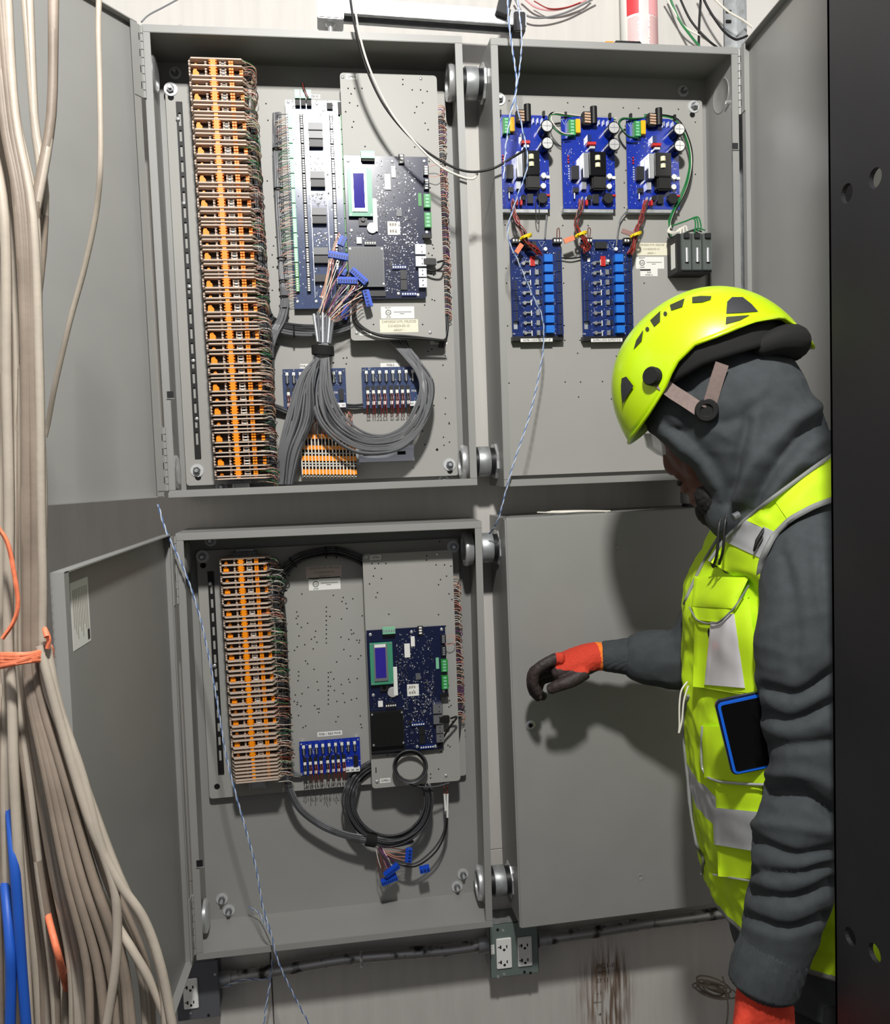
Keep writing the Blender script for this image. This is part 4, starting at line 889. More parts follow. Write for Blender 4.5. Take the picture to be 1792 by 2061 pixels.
for i in range(12):
    rr = 74+i*1.7+rng.uniform(-1, 1); cx, cy = 783+rng.uniform(-3, 3), 1613+rng.uniform(-3, 3); pts = []
    for j in range(25):
        h = -PI*.5-2*PI*j/24+.7; pts.append((cx+rr*math.cos(h)*.97, cy-rr*math.sin(h)*.95, .085+.016*math.sin(h*1+i)*.5+(.03 if math.sin(h) > .55 else 0)))
    MB().tube(curve([U(*q) for q in pts], 3), .0023, 6).build('cable', rng.choice(['cable_dark', 'cable_dark', 'cable_grey']), t, smooth=60)
p = U(747, 1690, .082); d = V(.93, 0, -.25).normalized(); s = V(.25, 0, .93).normalized(); m = MB(); rg = []
for q in (-.011, .011): rg.append([p+d*q+s*(.015*math.cos(h))+V(0, -1, 0)*(.013*math.sin(h)) for h in [2*PI*j/16 for j in range(16)]])
m.loft(rg); m.build('hook_strap', 'soft_black', t, smooth=60)
t = thing('cable_coil', 'small black cable coil hanging below the lower controller board', 'cable coil', U(825, 1572, .06))
for i in range(4):
    pts = []
    for j in range(21):
        h = .8+2*PI*j/20; r0 = 29+1.6*i; pts.append((826+r0*math.cos(h), 1543-r0*.98*math.sin(h), .064-.004*i))
    MB().tube(curve([U(*q) for q in pts], 3), .0022, 6).build('cable', 'cable_dark' if i % 2 else 'black', t, smooth=60)
MB().tube(pxcurve([(803, 1560, .062), (830, 1580, .062), (870, 1584, .066), (905, 1576, .075)], 6), .002, 6).build('cable', 'cable_dark', t, smooth=60)
t = thing('cable_tail', 'two dark cables with white sleeves curving down from the lower swing plate', 'cable', U(900, 1640, .1))
for k in range(2):
    MB().tube(pxcurve([(893+7*k, 1575, .09), (895+6*k, 1600, .088)], 3), .0014, 5).build('wire', 'brown_wire', t); MB().tube(pxcurve([(895+6*k, 1598, .088), (897+4*k, 1645-14*(1-k), .09)], 3), .0026, 7).build('sleeve', 'white', t, smooth=60)
    MB().tube(pxcurve([(897+4*k, 1640, .09), (893+4*k, 1675, .09), (872+4*k, 1710+6*k, .09), (835, 1738+6*k, .09), (795, 1735, .092), (765, 1705, .09)], 6), .002, 6).build('cable', 'black' if k else 'cable_dark', t, smooth=60)
plug('small blue plug standing upright right of the cable coil tail', 824, 1721, .09, 1.45, 4, .030, group='blue plug connectors of the lower enclosure', wires=(762, 1708, .088, 1))
plug('tiny blue plug hanging at the end of the black lead', 855, 1750, .088, .15, 3, .022, group='blue plug connectors of the lower enclosure')
plug('upper one of two blue plugs hanging below the black strap', 789, 1752, .08, .6, 8, .036, group='blue plug connectors of the lower enclosure', wires=(765, 1706, .08, 1))
plug('lower one of two blue plugs hanging below the black strap', 784, 1771, .086, .3, 8, .036, group='blue plug connectors of the lower enclosure', wires=(760, 1706, .084, 1))
t = thing('wire_bundle', 'thin dark wire ends hanging below the bright blue board', 'wire bundle', U(645, 1610, .115)); rng = random.Random(77); sg = []
for i in range(18): x = 612+i*4.6; sg.append((3, [U(x, 1575, .1), U(x+rng.uniform(-2, 2), 1592, .115), U(x+rng.uniform(-3, 3), 1606+rng.uniform(-6, 8), .128)]))
fine(t, 'wire_ends', sg, WIRE_M)
# ------------------------------------------------------------------ nipples between the enclosures
def nipple(label, px, py, y, ax=(1, 0, 0), L=.058, r=.031, x=None):
    """large coupling with lock nuts and a bushing, running through two enclosure walls"""
    p = U(px, py, y); a = V(*ax)
    if x is not None: p = V(x, y, p.z)
    t = thing('conduit_nipple', label, 'conduit fitting', p, 'couplings between the enclosures')
    MB().lathe(p-a*L*.5, a, [(0, r*.94), (L, r*.94)], 32).build('thread', 'steel_dark', t, smooth=40)
    MB().lathe(p-a*L*.22, a, [(0, r*.93), (0, r*1.02), (.001, r*1.04), (L*.42, r*1.04), (L*.44, r*1.02), (L*.44, r*.93)], 32).build('coupling', 'galv', t, smooth=40)
    for s_ in (1,):
        m = MB(); c = p+a*(L*.5-.006); n = 8; w = a.orthogonal().normalized(); q = a.cross(w); poly = []
        for i in range(n*2): R = r*(1.28 if i % 2 else 1.14); h = PI*i/n; poly.append(c+R*(math.cos(h)*w+math.sin(h)*q))
        m.prism(poly, a*.005); m.build('lock_nut', 'zinc', t, bevel=.0006)
    m = MB().lathe(p-a*(L*.5+.020), a, [(0, r*.85), (0, r*1.15), (.006, r*1.22), (.012, r*1.15), (.018, r*1.1), (.018, r*.9), (.012, r*.85)], 32, True); m.build('bushing', 'zinc', t, smooth=40)
    return t
XM = (.61+.6678)/2
nipple('coupling joining the two upper enclosures near their top', 952, 168, .075, x=XM)
nipple('coupling joining the two upper enclosures near their bottom', 975, 929, .075, x=XM)
nipple('coupling joining the two lower enclosures near their top', 985, 1102, .075, x=XM)
nipple('coupling joining the two lower enclosures near their bottom', 1005, 1772, .075, x=XM+.004)
nipple('upright bright coupling beside the worker chin joining the right enclosures', 1400, 1000, .075, ax=(0, 0, -1), L=.06, x=U(1400, 1000, .075).x)

# ------------------------------------------------------------------ strut above
y = .06; t = thing('strut_channel', 'galvanized strut channel with a square clamp crossing above the enclosures', 'strut', U(850, 40, y)); a, b_ = U(690, 22, y), U(1055, 48, y); d = (b_-a).normalized(); n_ = d.cross(V(0, 1, 0)); n_ = n_ if n_.z > 0 else -n_; L = (b_-a).length
c = (a+b_)/2; f = V(0, 1, 0); m = MB()
m.obox(c+n_*.014, d*L/2, n_*.0015, f*.021); m.obox(c-f*.0205, d*L/2, n_*.014, f*.0012); m.obox(c+f*.0205, d*L/2, n_*.014, f*.0012); m.obox(c-f*.016-n_*.0135, d*L/2, n_*.0012, f*.005); m.obox(c+f*.016-n_*.0135, d*L/2, n_*.0012, f*.005)
m.build('channel', 'galv', t)
p = U(665, 25, y-.01); m = MB().obox(p, d*.026, n_*.024, f*.026); m.build('clamp_block', 'zinc', t, bevel=.002)
MB().cyl(p-n_*.024, p-n_*.055, .0055, n=12).build('threaded_rod', 'zinc', t, smooth=40); MB().lathe(p-n_*.022, -n_, [(0, .011), (.003, .010), (.006, .006)], 16).build('nut', 'zinc', t, smooth=40)
p = U(1040, 58, y); m = MB().obox(p, d*.012, n_*.02, f*.03); m.build('end_cap', 'steel_dark', t, bevel=.002)
t = thing('dark_brace', 'dark metal brace end rising above the strut channel', 'bracket', U(1015, 30, .03)); MB().obox(U(1018, -4, .03), V(.010, 0, .035), V(.012, 0, -.004), V(0, .01, 0)).build('brace', 'steel_dark', t, bevel=.001)
# ------------------------------------------------------------------ on top of the right enclosure
p0 = U(1286, 91, .09); zt = ZT; t = thing('sealant_tube', 'red and white printed sealant tube standing on the upper right enclosure', 'tube', (p0.x, .09, zt))
R = .039
MB().lathe((p0.x, .085, zt), (0, 0, 1), [(0, R*.96), (.002, R), (.25, R), (.252, R*.9)], 36).build('tube_body', 'label_white', t, smooth=40)
def wrap(name, mt, a0, a1, z0, z1, e=.0004):
    m = MB(); n = 8; r1 = R+e; v = []; fs = []
    for i in range(n+1):
        h = math.radians(a0+(a1-a0)*i/n); v += [V(p0.x+r1*math.sin(h), .085-r1*math.cos(h), z) for z in (zt+z0, zt+z1)]
    for i in range(n): fs.append((2*i, 2*i+2, 2*i+3, 2*i+1))
    m.add(v, fs); m.build(name, mt, t)
mat('print_red', (206, 60, 66), .5); mat('print_pink', (232, 164, 166), .5)
wrap('print_block', 'print_red', -62, -22, .088, .25); wrap('print_block', 'print_pink', 8, 60, .085, .25)
rng = random.Random(8)
for i in range(26):
    z = .006+.003*i; wrap('print_line', 'print_pink', -60, -20-rng.uniform(0, 8), z, z+.0014); wrap('print_line', 'print_pink', 6+rng.uniform(0, 6), 58, z, z+.0014, .0006)
for k in range(6): wrap('print_line', 'print_pink', -12+3.2*k, -11+3.2*k, .02+.004*(k % 3), .2)
t = thing('utility_knife', 'orange and black handled knife lying on the upper right enclosure', 'knife', U(1250, 84, .03)); a, b_ = U(1212, 86, .03), U(1288, 82, .03); a.z = b_.z = ZT+.008; d = (b_-a)
m = MB(); m.obox(a+d*.65, d*.36, V(0, .012, 0), V(0, 0, .0075)); m.build('handle', 'black', t, bevel=.003); m = MB(); m.obox(a+d*.17, d*.14, V(0, .011, 0), V(0, 0, .006)); m.build('nose', 'twine_orange' if False else 'orange', t, bevel=.003)
# ------------------------------------------------------------------ hanging cables
def hang(label, pts, r, mt, cat='cable', name='hanging_cable', k=8, group=None, sides=8):
    o = MB().tube(pxcurve(pts, k), r, sides).build(name, mt, smooth=60); return tag(o, label, cat, group)
hang('black cable hanging from above and sweeping across the swing plate', [(702, -30, -.05), (712, 40, -.045), (735, 130, -.03), (775, 215, -.02), (835, 285, -.018), (890, 325, -.018), (940, 345, -.02), (990, 340, -.025), (1030, 318, -.03), (1060, 300, -.02)], .0024, 'black')
hang('white cable hanging beside the black one and hooking back at its end', [(709, -30, -.052), (722, 60, -.048), (745, 140, -.034), (785, 222, -.022), (830, 280, -.02), (880, 330, -.018), (920, 352, -.015), (950, 360, -.015), (961, 350, -.014), (955, 346, -.012)], .0022, 'wire_white')
hang('white cable hanging down in front of the left door', [(200, -30, -.62), (198, 60, -.62), (201, 180, -.62), (202, 330, -.62), (193, 430, -.6), (170, 540, -.58), (140, 650, -.56), (110, 780, -.54), (97, 850, -.53), (90, 880, -.53)], .0034, 'cat_white')
hang('black cable crossing the wall towards the right door', [(1405, -30, .1), (1425, 15, .1), (1455, 60, .1), (1478, 78, .1), (1490, 78, .1), (1505, 72, .1)], .0026, 'black')
hang('second black cable rising behind the tube', [(1412, -20, .12), (1408, 40, .12), (1407, 90, .11)], .0026, 'black')
hang('black cable slanting down to the enclosure top', [(1362, -20, .11), (1390, 40, .11), (1425, 80, .1), (1445, 96, .08)], .0024, 'black')
hang('green wire slanting down behind the enclosure top', [(1345, -15, .12), (1365, 35, .12), (1385, 65, .11), (1410, 95, .08)], .0024, 'wire_green')
hang('white wire slanting down behind the enclosure top', [(1338, -10, .12), (1375, 50, .12), (1415, 75, .11), (1448, 97, .08)], .0022, 'wire_white')
hang('long white cable crossing the steel stud at top right', [(1430, -10, .1), (1465, 22, .1), (1495, 40, .1), (1515, 55, .1)], .0024, 'wire_white')
hang('red and white cable curving along the wall beside the tube', [(1050, -8, .13), (1080, 15, .13), (1120, 20, .13), (1170, 5, .13), (1190, -10, .13)], .0022, 'print_pink')
hang('grey cable curving along the wall under the red one', [(1035, -5, .13), (1055, 28, .13), (1090, 36, .13), (1140, 25, .13), (1200, -5, .13)], .0022, 'cable_grey')
hang('red wire lying over the pale cable on the wall', [(1075, 2, .126), (1105, 17, .126), (1140, 15, .126), (1169, 5, .126)], .0013, 'red_wire')
hang('thin grey wire arching from the enclosure corner up the wall', [(285, 44, .0), (300, 30, .03), (330, 14, .06), (365, -5, .08)], .0016, 'cable_grey')
# twisted blue and white pairs
def pair(label, pts, r=.0011, tw=.03, k=14, seed=0):
    base = pxcurve(pts, k); t = thing('twisted_pair', label, 'wire', base[-1]); L = 0; P = ([], [])
    for i, p in enumerate(base):
        if i: L += (p-base[i-1]).length
        d = (base[min(i+1, len(base)-1)]-base[max(i-1, 0)]).normalized(); a = d.cross(V(0, 1, 0)).normalized(); b = d.cross(a); h = 2*PI*L/tw
        o = (a*math.cos(h)+b*math.sin(h))*r*1.05; P[0].append(p+o); P[1].append(p-o)
    MB().tube(P[0], r, 5).build('strand', 'pair_blue', t, smooth=60); MB().tube(P[1], r, 5).build('strand', 'pair_white', t, smooth=60)
pair('blue and white twisted pair trailing down across the lower left enclosure', [(318, 1015, -.02), (335, 1070, -.025), (372, 1150, -.03), (402, 1240, -.03), (424, 1340, -.03), (440, 1430, -.03), (455, 1520, -.03), (475, 1600, -.03), (495, 1670, -.03), (515, 1745, -.03), (530, 1830, -.03), (543, 1870, -.03), (560, 1935, -.02), (590, 2000, .0), (630, 2075, .02)])
pair('blue and white twisted pair hanging straight over the upper right enclosure', [(1022, -30, -.05), (1024, 40, -.045), (1032, 100, -.04), (1040, 170, -.035), (1028, 230, -.03), (1018, 300, -.03), (1014, 360, -.03)], seed=2)
pair('blue and white twisted pair crossing it and trailing over the left relay board', [(1038, -30, -.05), (1050, 70, -.045), (1046, 140, -.04), (1038, 200, -.035), (1050, 250, -.03), (1062, 330, -.03), (1040, 400, -.02), (1022, 470, -.01), (1045, 530, .0), (1075, 600, .02), (1092, 640, .03), (1094, 700, .04), (1080, 780, .03), (1062, 850, .0), (1035, 930, -.02), (1018, 990, -.02), (1003, 1045, -.01), (985, 1075, .03)], r=.0009, seed=3)
pair('blue twisted pair looped around the lower conduit', [(452, 1985, .1), (490, 1972, .09), (540, 1968, .085), (548, 1930, .085), (545, 1968, .08), (535, 2030, .08), (530, 2075, .08)], r=.001)
pair('thin dark twisted pair lying in the bottom of the lower left enclosure', [(500, 1825, .12), (520, 1836, .1), (533, 1858, .06), (545, 1880, .0)], r=.0007)
# ------------------------------------------------------------------ conduit, boxes and outlets at the bottom
yc = .12
def pipe(label, pts, r=.0135, strap=None):
    t = thing('conduit_pipe', label, 'conduit', U(*pts[0])); MB().tube(pxcurve(pts, 8), r, 16).build('pipe', 'pipe', t, smooth=60)
    for q in (pts[0], pts[-1]):
        p = U(*q); m = MB().cyl(p-V(.014, 0, 0), p+V(.014, 0, 0), r*1.28, n=16); m.build('set_screw_fitting', 'galv', t, smooth=40)
    if strap:
        p = U(*strap); m = MB(); m.tube([p+V(0, -r*1.15*math.sin(h), r*1.15*math.cos(h)) for h in [PI*i/10 for i in range(11)]], .0035, 6); m.box(p.x-.006, p.x+.006, YW-.0025, YW, p.z-r-.020, p.z-r*.9); m.build('pipe_strap', 'zinc', t, smooth=40)
        MB().cyl((p.x, YW-.002, p.z-r-.011), (p.x, YW-.006, p.z-r-.011), .004, n=10).build('screw', 'steel_dark', t, smooth=40)
pipe('weathered metal conduit running under the lower left enclosure', [(452, 1970, yc), (560, 1952, yc), (690, 1930, yc), (800, 1920, yc), (900, 1912, yc), (975, 1902, yc)], strap=(727, 1930, yc))
pipe('dark metal conduit running right from the outlet box', [(1095, 1890, yc), (1200, 1875, yc), (1300, 1858, yc), (1420, 1842, yc), (1560, 1822, yc)])
mat('box_green', (124, 138, 134), .42, .3, noise=.08, scale=20); mat('box_slate', (92, 94, 100), .5, .1)
def outlet(t, c, y):
    x0, x1, z0, z1 = rect(y, *c); o = MB().box(x0, x1, y-.004, y, z0, z1).build('receptacle', 'white', t, bevel=.0015); w, h = x1-x0, z1-z0
    for k in (0, 1):
        zc = z1-h*(.27+.5*k); m = MB()
        m.box(x0+w*.22, x0+w*.32, y-.0046, y-.003, zc-h*.055, zc+h*.055); m.box(x0+w*.08, x0+w*.24, y-.0046, y-.003, zc-h*.01, zc+h*.012); m.box(x0+w*.64, x0+w*.72, y-.0046, y-.003, zc-h*.045, zc+h*.045)
        m.build('slots', 'hole', o, kind='stuff'); MB().cyl((x0+w*.5, y-.0046, zc-h*.10), (x0+w*.5, y-.003, zc-h*.10), w*.085, n=12).build('ground_hole', 'hole', o)
def obox(name, label, c, y, mt):
    x0, x1, z0, z1 = rect(y, *c); t = thing(name, label, 'outlet box', ((x0+x1)/2, YW, z0)); MB().box(x0+.002, x1-.002, y+.003, YW, z0+.002, z1-.002).build('box', 'galv' if mt == 'box_green' else mt, t, bevel=.004)
    MB().box(x0, x1, y, y+.003, z0, z1).build('cover', mt, t, bevel=.006 if mt == 'box_green' else .001); return t, (x0, x1, z0, z1)
y = .088
t, r_ = obox('outlet_box', 'grey green metal box with two white receptacles between the lower enclosures', [(985, 1862), (1083, 1852), (1085, 1958), (988, 1970)], y, 'box_green')
outlet(t, [(999, 1889), (1029, 1885), (1030, 1946), (1000, 1950)], y); outlet(t, [(1042, 1886), (1070, 1883), (1071, 1942), (1042, 1945)], y)
for a, b in ((1002, 1871), (1013, 1873), (1003, 1966), (1015, 1961), (1056, 1956), (1068, 1958)):
    p = U(a, b, y); MB().cyl((p.x, y-.0012, p.z), (p.x, y+.001, p.z), .003, n=10).build('screw', 'zinc' if a % 2 else 'hole', t, smooth=40)
sticker(t, y, [(988, 1902), (995, 1901), (996, 1920), (989, 1921)], 'label_white', ['-', '-', '-'], .006)
t, r_ = obox('outlet_box', 'slate grey box with one white receptacle under the lower left door', [(352, 1945), (438, 1930), (444, 2046), (358, 2056)], y, 'box_slate')
outlet(t, [(369, 1971), (398, 1966), (400, 2026), (370, 2032)], y)
for a, b in ((433, 1961), (420, 2043), (384, 2039)):
    p = U(a, b, y); MB().cyl((p.x, y-.0012, p.z), (p.x, y+.001, p.z), .0028, n=10).build('screw', 'zinc' if a != 420 else 'hole', t, smooth=40)
# stain and stencil on the plywood
panel2 = bpy.data.objects['plywood_panel.001']
for s_, px, py, sz in (('PG1-II', 1220, 1944, .017), ('MS·I', 1215, 1958, .016), ('07.11', 1213, 1974, .015), ('i-1·', 1208, 1999, .013), ('m-ı-ı', 1203, 2017, .011), ('·4·', 1208, 2042, .012)):
    p = U(px, py, YW); text(s_, sz, 'ink', (p.x, YW-.0004, p.z), panel2, thick=.0001)
sm_ = bpy.data.materials.new('stain'); sm_.use_nodes = True; nt = sm_.node_tree; bs = nt.nodes['Principled BSDF']; bs.inputs['Base Color'].default_value = lin((150, 122, 98))+(1,); bs.inputs['Roughness'].default_value = .9
tc = nt.nodes.new('ShaderNodeTexCoord'); mp = nt.nodes.new('ShaderNodeMapping'); mp.inputs['Scale'].default_value = (9, 1, .7); nz = nt.nodes.new('ShaderNodeTexNoise'); nz.inputs['Scale'].default_value = 14; nz.inputs['Detail'].default_value = 6
nt.links.new(tc.outputs['Object'], mp.inputs[0]); nt.links.new(mp.outputs[0], nz.inputs[0]); rp = nt.nodes.new('ShaderNodeValToRGB'); rp.color_ramp.elements[0].position = .42; rp.color_ramp.elements[1].position = .72; rp.color_ramp.elements[0].color = (0, 0, 0, 1); rp.color_ramp.elements[1].color = (.62, .62, .62, 1); nt.links.new(nz.outputs[0], rp.inputs[0])
gr = nt.nodes.new('ShaderNodeTexGradient'); gr.gradient_type = 'QUADRATIC_SPHERE'; m2 = nt.nodes.new('ShaderNodeMapping'); nt.links.new(tc.outputs['Generated'], m2.inputs[0]); m2.inputs['Location'].default_value = (-1, 0, -1); m2.inputs['Scale'].default_value = (2, 0, 2); nt.links.new(m2.outputs[0], gr.inputs[0])
mu = nt.nodes.new('ShaderNodeMath'); mu.operation = 'MULTIPLY'; nt.links.new(rp.outputs[0], mu.inputs[0]); mx = nt.nodes.new('ShaderNodeMath'); mx.operation = 'MULTIPLY'; mx.inputs[1].default_value = 2.6; mx.use_clamp = True; nt.links.new(gr.outputs['Fac'], mx.inputs[0]); nt.links.new(mx.outputs[0], mu.inputs[1]); nt.links.new(mu.outputs[0], bs.inputs['Alpha']); M['stain'] = sm_
for c in ([(1140, 1860), (1290, 1850), (1300, 2140), (1140, 2150)], [(1200, 1880), (1275, 1875), (1285, 2120), (1200, 2130)]):
    x0, x1, z0, z1 = rect(YW, *c); MB().box(x0, x1, YW-.0006, YW-.0003, z0, z1).build('water_stain', 'stain', panel2)
# coil of cord on the floor side, loose strands on the closed enclosure
rng = random.Random(4)
t = thing('cord_coil', 'loose coil of pale cord hanging beside the worker sleeve', 'cord', U(1440, 1985, .05))
for i in range(7):
    cx, cy, rx_, ry_ = 1438+rng.uniform(-14, 14), 1988+rng.uniform(-8, 10), 30+rng.uniform(-8, 8), 9+rng.uniform(-3, 4); tl_ = .35+rng.uniform(-.15, .2)
    pts = [(cx+rx_*math.cos(h)*math.cos(tl_)-ry_*math.sin(h)*math.sin(tl_), cy+rx_*math.cos(h)*math.sin(tl_)+ry_*math.sin(h)*math.cos(tl_), .06+.006*i) for h in [2*PI*j/12 for j in range(13)]]
    MB().tube(pxcurve(pts, 3), .002, 5).build('strand', 'cat_dirty', t, smooth=60)
MB().tube(pxcurve([(1455, 1965, .06), (1462, 1990, .05), (1466, 2030, .05), (1462, 2070, .05)], 5), .002, 5).build('strand', 'cat_dirty', t, smooth=60)
t = thing('cable_offcuts', 'thin pale cable offcuts lying on top of the closed enclosure', 'cable', U(1150, 1032, .03))
for i in range(5):
    MB().tube(pxcurve([(1085+8*i+rng.uniform(-8, 8), 1033-rng.uniform(0, 2), .02+.01*i), (1120+rng.uniform(-10, 10), 1031+rng.uniform(-2, 1), .03), (1170, 1029+rng.uniform(-2, 1), .02+.01*i), (1215+rng.uniform(-12, 14), 1030+rng.uniform(-2, 1), .03)], 5), .0016, 5).build('strand', 'wire_white', t, smooth=60)
# ------------------------------------------------------------------ black post with holes on the right
yf = -.72; x = U(1674, 1030, yf).x
yn = -1.06
t = thing('rack_post', 'black steel upright with round holes in front of the worker at right', 'post', (x, (yf+yn)/2, FZ))
def onpost(px, py):
    d = (px-896)/FPX*_r-(py-1030.5)/FPX*_u+_f; return CAM+d*((x-CAM.x)/d.x)
hol = [onpost(a, b) for a, b in ((1705, 389), (1762, 358), (1712, 1885), (1761, 1918))]
bm = bmesh.new(); edges = []
def loop(pts):
    vs = [bm.verts.new(p) for p in pts]; return [bm.edges.new((vs[i], vs[(i+1) % len(vs)])) for i in range(len(vs))]
es = loop([(x, yn, FZ), (x, yf, FZ), (x, yf, 2.9), (x, yn, 2.9)]); RH = .0112
for p in hol: es += loop([(x, p.y+RH*math.cos(2*PI*i/20), p.z+RH*math.sin(2*PI*i/20)) for i in range(20)])
bmesh.ops.triangle_fill(bm, use_beauty=True, edges=es, normal=(-1, 0, 0))
# drop the caps over the holes
dead = [f_ for f_ in bm.faces if any((f_.calc_center_median()-p).length < RH*.9 for p in hol)]
bmesh.ops.delete(bm, geom=dead, context='FACES_ONLY')
g = bmesh.ops.extrude_face_region(bm, geom=list(bm.faces)); bmesh.ops.translate(bm, vec=(.006, 0, 0), verts=[v for v in g['geom'] if isinstance(v, bmesh.types.BMVert)])
bmesh.ops.recalc_face_normals(bm, faces=bm.faces); me = bpy.data.meshes.new('web'); bm.to_mesh(me); bm.free(); me.materials.append(M['steel_dark']); link('web', me, t)
MB().box(x, x+.04, yf-.004, yf, FZ, 2.9).build('flange', 'steel_dark', t)
MB().box(x, x+.04, yn, yn+.004, FZ, 2.9).build('flange', 'steel_dark', t)
# ------------------------------------------------------------------ white cable bundle on the left
rng = random.Random(15); yb = -.78
t = thing('cable_bundle', 'thick bundle of white cables tied with orange cord at the left edge', 'cable bundle', U(60, 2061, yb))
N = 40
for i in range(N):
    f = i/(N-1); lay = rng.choice([0, 1, 2]); y = yb+.03*lay-.03
    xn = -22+f*108; xb = -80+f*380+rng.uniform(-24, 24)
    if i % 13 == 5: xt, x2, x3 = 52+rng.uniform(-6, 6), 68, 84
    elif i % 13 == 9: xt, x2, x3 = 110+rng.uniform(-5, 5), 103, 74
    else: xt = -75+f*85+rng.uniform(-8, 4); x2 = -52+f*86+rng.uniform(-5, 4); x3 = -30+f*98
    pts = [(xt, -40, y+.02), (x2, 230, y+.01), (x3+rng.uniform(-6, 6), 440, y), (xn*.95+rng.uniform(-4, 4), 760, y), (xn+rng.uniform(-5, 5), 1000, y), (xn, 1180, y), (xn, 1305, y), (xn+12*f+rng.uniform(-6, 6)*(1-f), 1400, y-.005), (xn*.7+xb*.32, 1560, y-.015), (xn*.35+xb*.65, 1760, y-.02), (xb, 1940, y-.02), (xb+18*f+rng.uniform(-8, 8), 2110, y-.02)]
    MB().tube(curve([U(*q) for q in pts], 5), .0044 if i % 7 else .005, 7).build('cable', 'cat_white' if rng.random() < .6 else 'cat_dirty', t, smooth=60)
for i in range(30):
    f = i/29; y = yb+.035; xn = -25+f*105; xb = -90+f*330
    pts = [(xn, 1000, y+.01), (xn, 1305, y+.01), (xn*.6+xb*.4, 1600, y+.01), (xb, 1950, y+.01), (xb+10, 2110, y+.01)]
    MB().tube(curve([U(*q) for q in pts], 5), .0046, 6).build('cable', 'cat_white' if i % 3 else 'cat_dirty', t, smooth=60)
for pts in ([(92, 1290, yb-.04), (118, 1420, yb-.045), (165, 1560, yb-.05), (196, 1680, yb-.055), (228, 1780, yb-.055), (236, 1850, yb-.055), (232, 1950, yb-.055), (212, 2080, yb-.055)], [(80, 1300, yb-.045), (120, 1450, yb-.05), (180, 1650, yb-.055), (236, 1770, yb-.055), (290, 1850, yb-.055), (325, 1950, yb-.055), (350, 2080, yb-.055)], [(150, 1700, yb-.03), (235, 1860, yb-.04), (265, 1910, yb-.045), (305, 1980, yb-.045), (345, 2075, yb-.045)]):
    MB().tube(pxcurve(pts, 7), .0046, 8).build('cable', 'cat_white', t, smooth=60)
for k, pts in enumerate(([(10, 1480, yb+.05), (17, 1580, yb+.01), (26, 1700, yb-.046), (36, 1830, yb-.056), (44, 1950, yb-.056), (54, 2080, yb-.056)], [(2, 1700, yb+.03), (12, 1800, yb-.03), (20, 1900, yb-.056), (22, 1980, yb-.058), (20, 2080, yb-.058)])):
    MB().tube(pxcurve(pts, 6), .005, 8).build('cable', 'cat_blue', t, smooth=60, label='blue cable among the white ones')
MB().tube(pxcurve([(80, 1760, yb+.03), (96, 1840, yb-.02), (110, 1895, yb-.046), (122, 1940, yb-.04), (134, 1990, yb+.01)], 5), .0034, 7).build('cable', 'twine_orange', t, smooth=60, label='orange cable end among the white ones')
for k in range(5):
    pts = [(-30+(130)*j/8, 1322+k*4.5-14*(j/8)**2*1.2-3*math.sin(j*.8+k), yb-.06+.05*abs(j/8-.5)**2*2) for j in range(9)]+[(104, 1310+k*4, yb+.0), (100, 1300, yb+.04)]
    MB().tube(pxcurve(pts, 4), .0028, 6).build('tie_cord', 'twine_orange', t, smooth=60)
MB().tube(pxcurve([(96, 1305, yb-.05), (98, 1285, yb-.05), (90, 1266, yb-.05), (94, 1282, yb-.055)], 5), .0025, 6).build('tie_cord', 'twine_orange', t, smooth=60)
pts = [(-5, 1060, yb-.06), (14, 1090, yb-.06), (26, 1140, yb-.06), (36, 1210, yb-.06), (28, 1250, yb-.06), (5, 1285, yb-.06)]
MB().tube(pxcurve(pts, 6), .0022, 6).build('tie_cord', 'twine_orange', t, smooth=60)
# ------------------------------------------------------------------ the worker
from mathutils.bvhtree import BVHTree
from mathutils import noise as NZ
mat('skin', (84, 52, 41), .5, noise=.12, scale=30)
mat('beard', (16, 13, 12), .8)
mat('hoodie', (58, 63, 66), .9, noise=.12, scale=60, bump=.25, bscale=900)
mat('pants', (36, 36, 38), .9, noise=.1, scale=60)
mat('boot', (48, 36, 26), .7)
mat('hi_vis', (190, 228, 14), .75, noise=.05, scale=20, bump=.15, bscale=700)
mat('hi_vis_dark', (150, 172, 24), .75)
mat('reflective', (176, 178, 180), .38, .25, noise=.06, scale=50)
mat('grey_trim', (128, 130, 128), .6)
mat('helmet_shell', (192, 230, 4), .32, coat=.3)
mat('helmet_pad', (44, 45, 48), .6)
mat('strap', (128, 112, 106), .8, noise=.1, scale=200)
mat('glove_red', (206, 60, 38), .85, noise=.1, scale=300, bump=.3, bscale=900)
mat('glove_orange', (250, 128, 40), .85)
mat('glove_rubber', (52, 42, 42), .6, noise=.2, scale=150, bump=.3, bscale=600)
mat('lens', (226, 228, 232), .06, alpha=.45)
mat('id_window', (206, 204, 206), .25, coat=.4)
mat('case_blue', (24, 104, 226), .4)

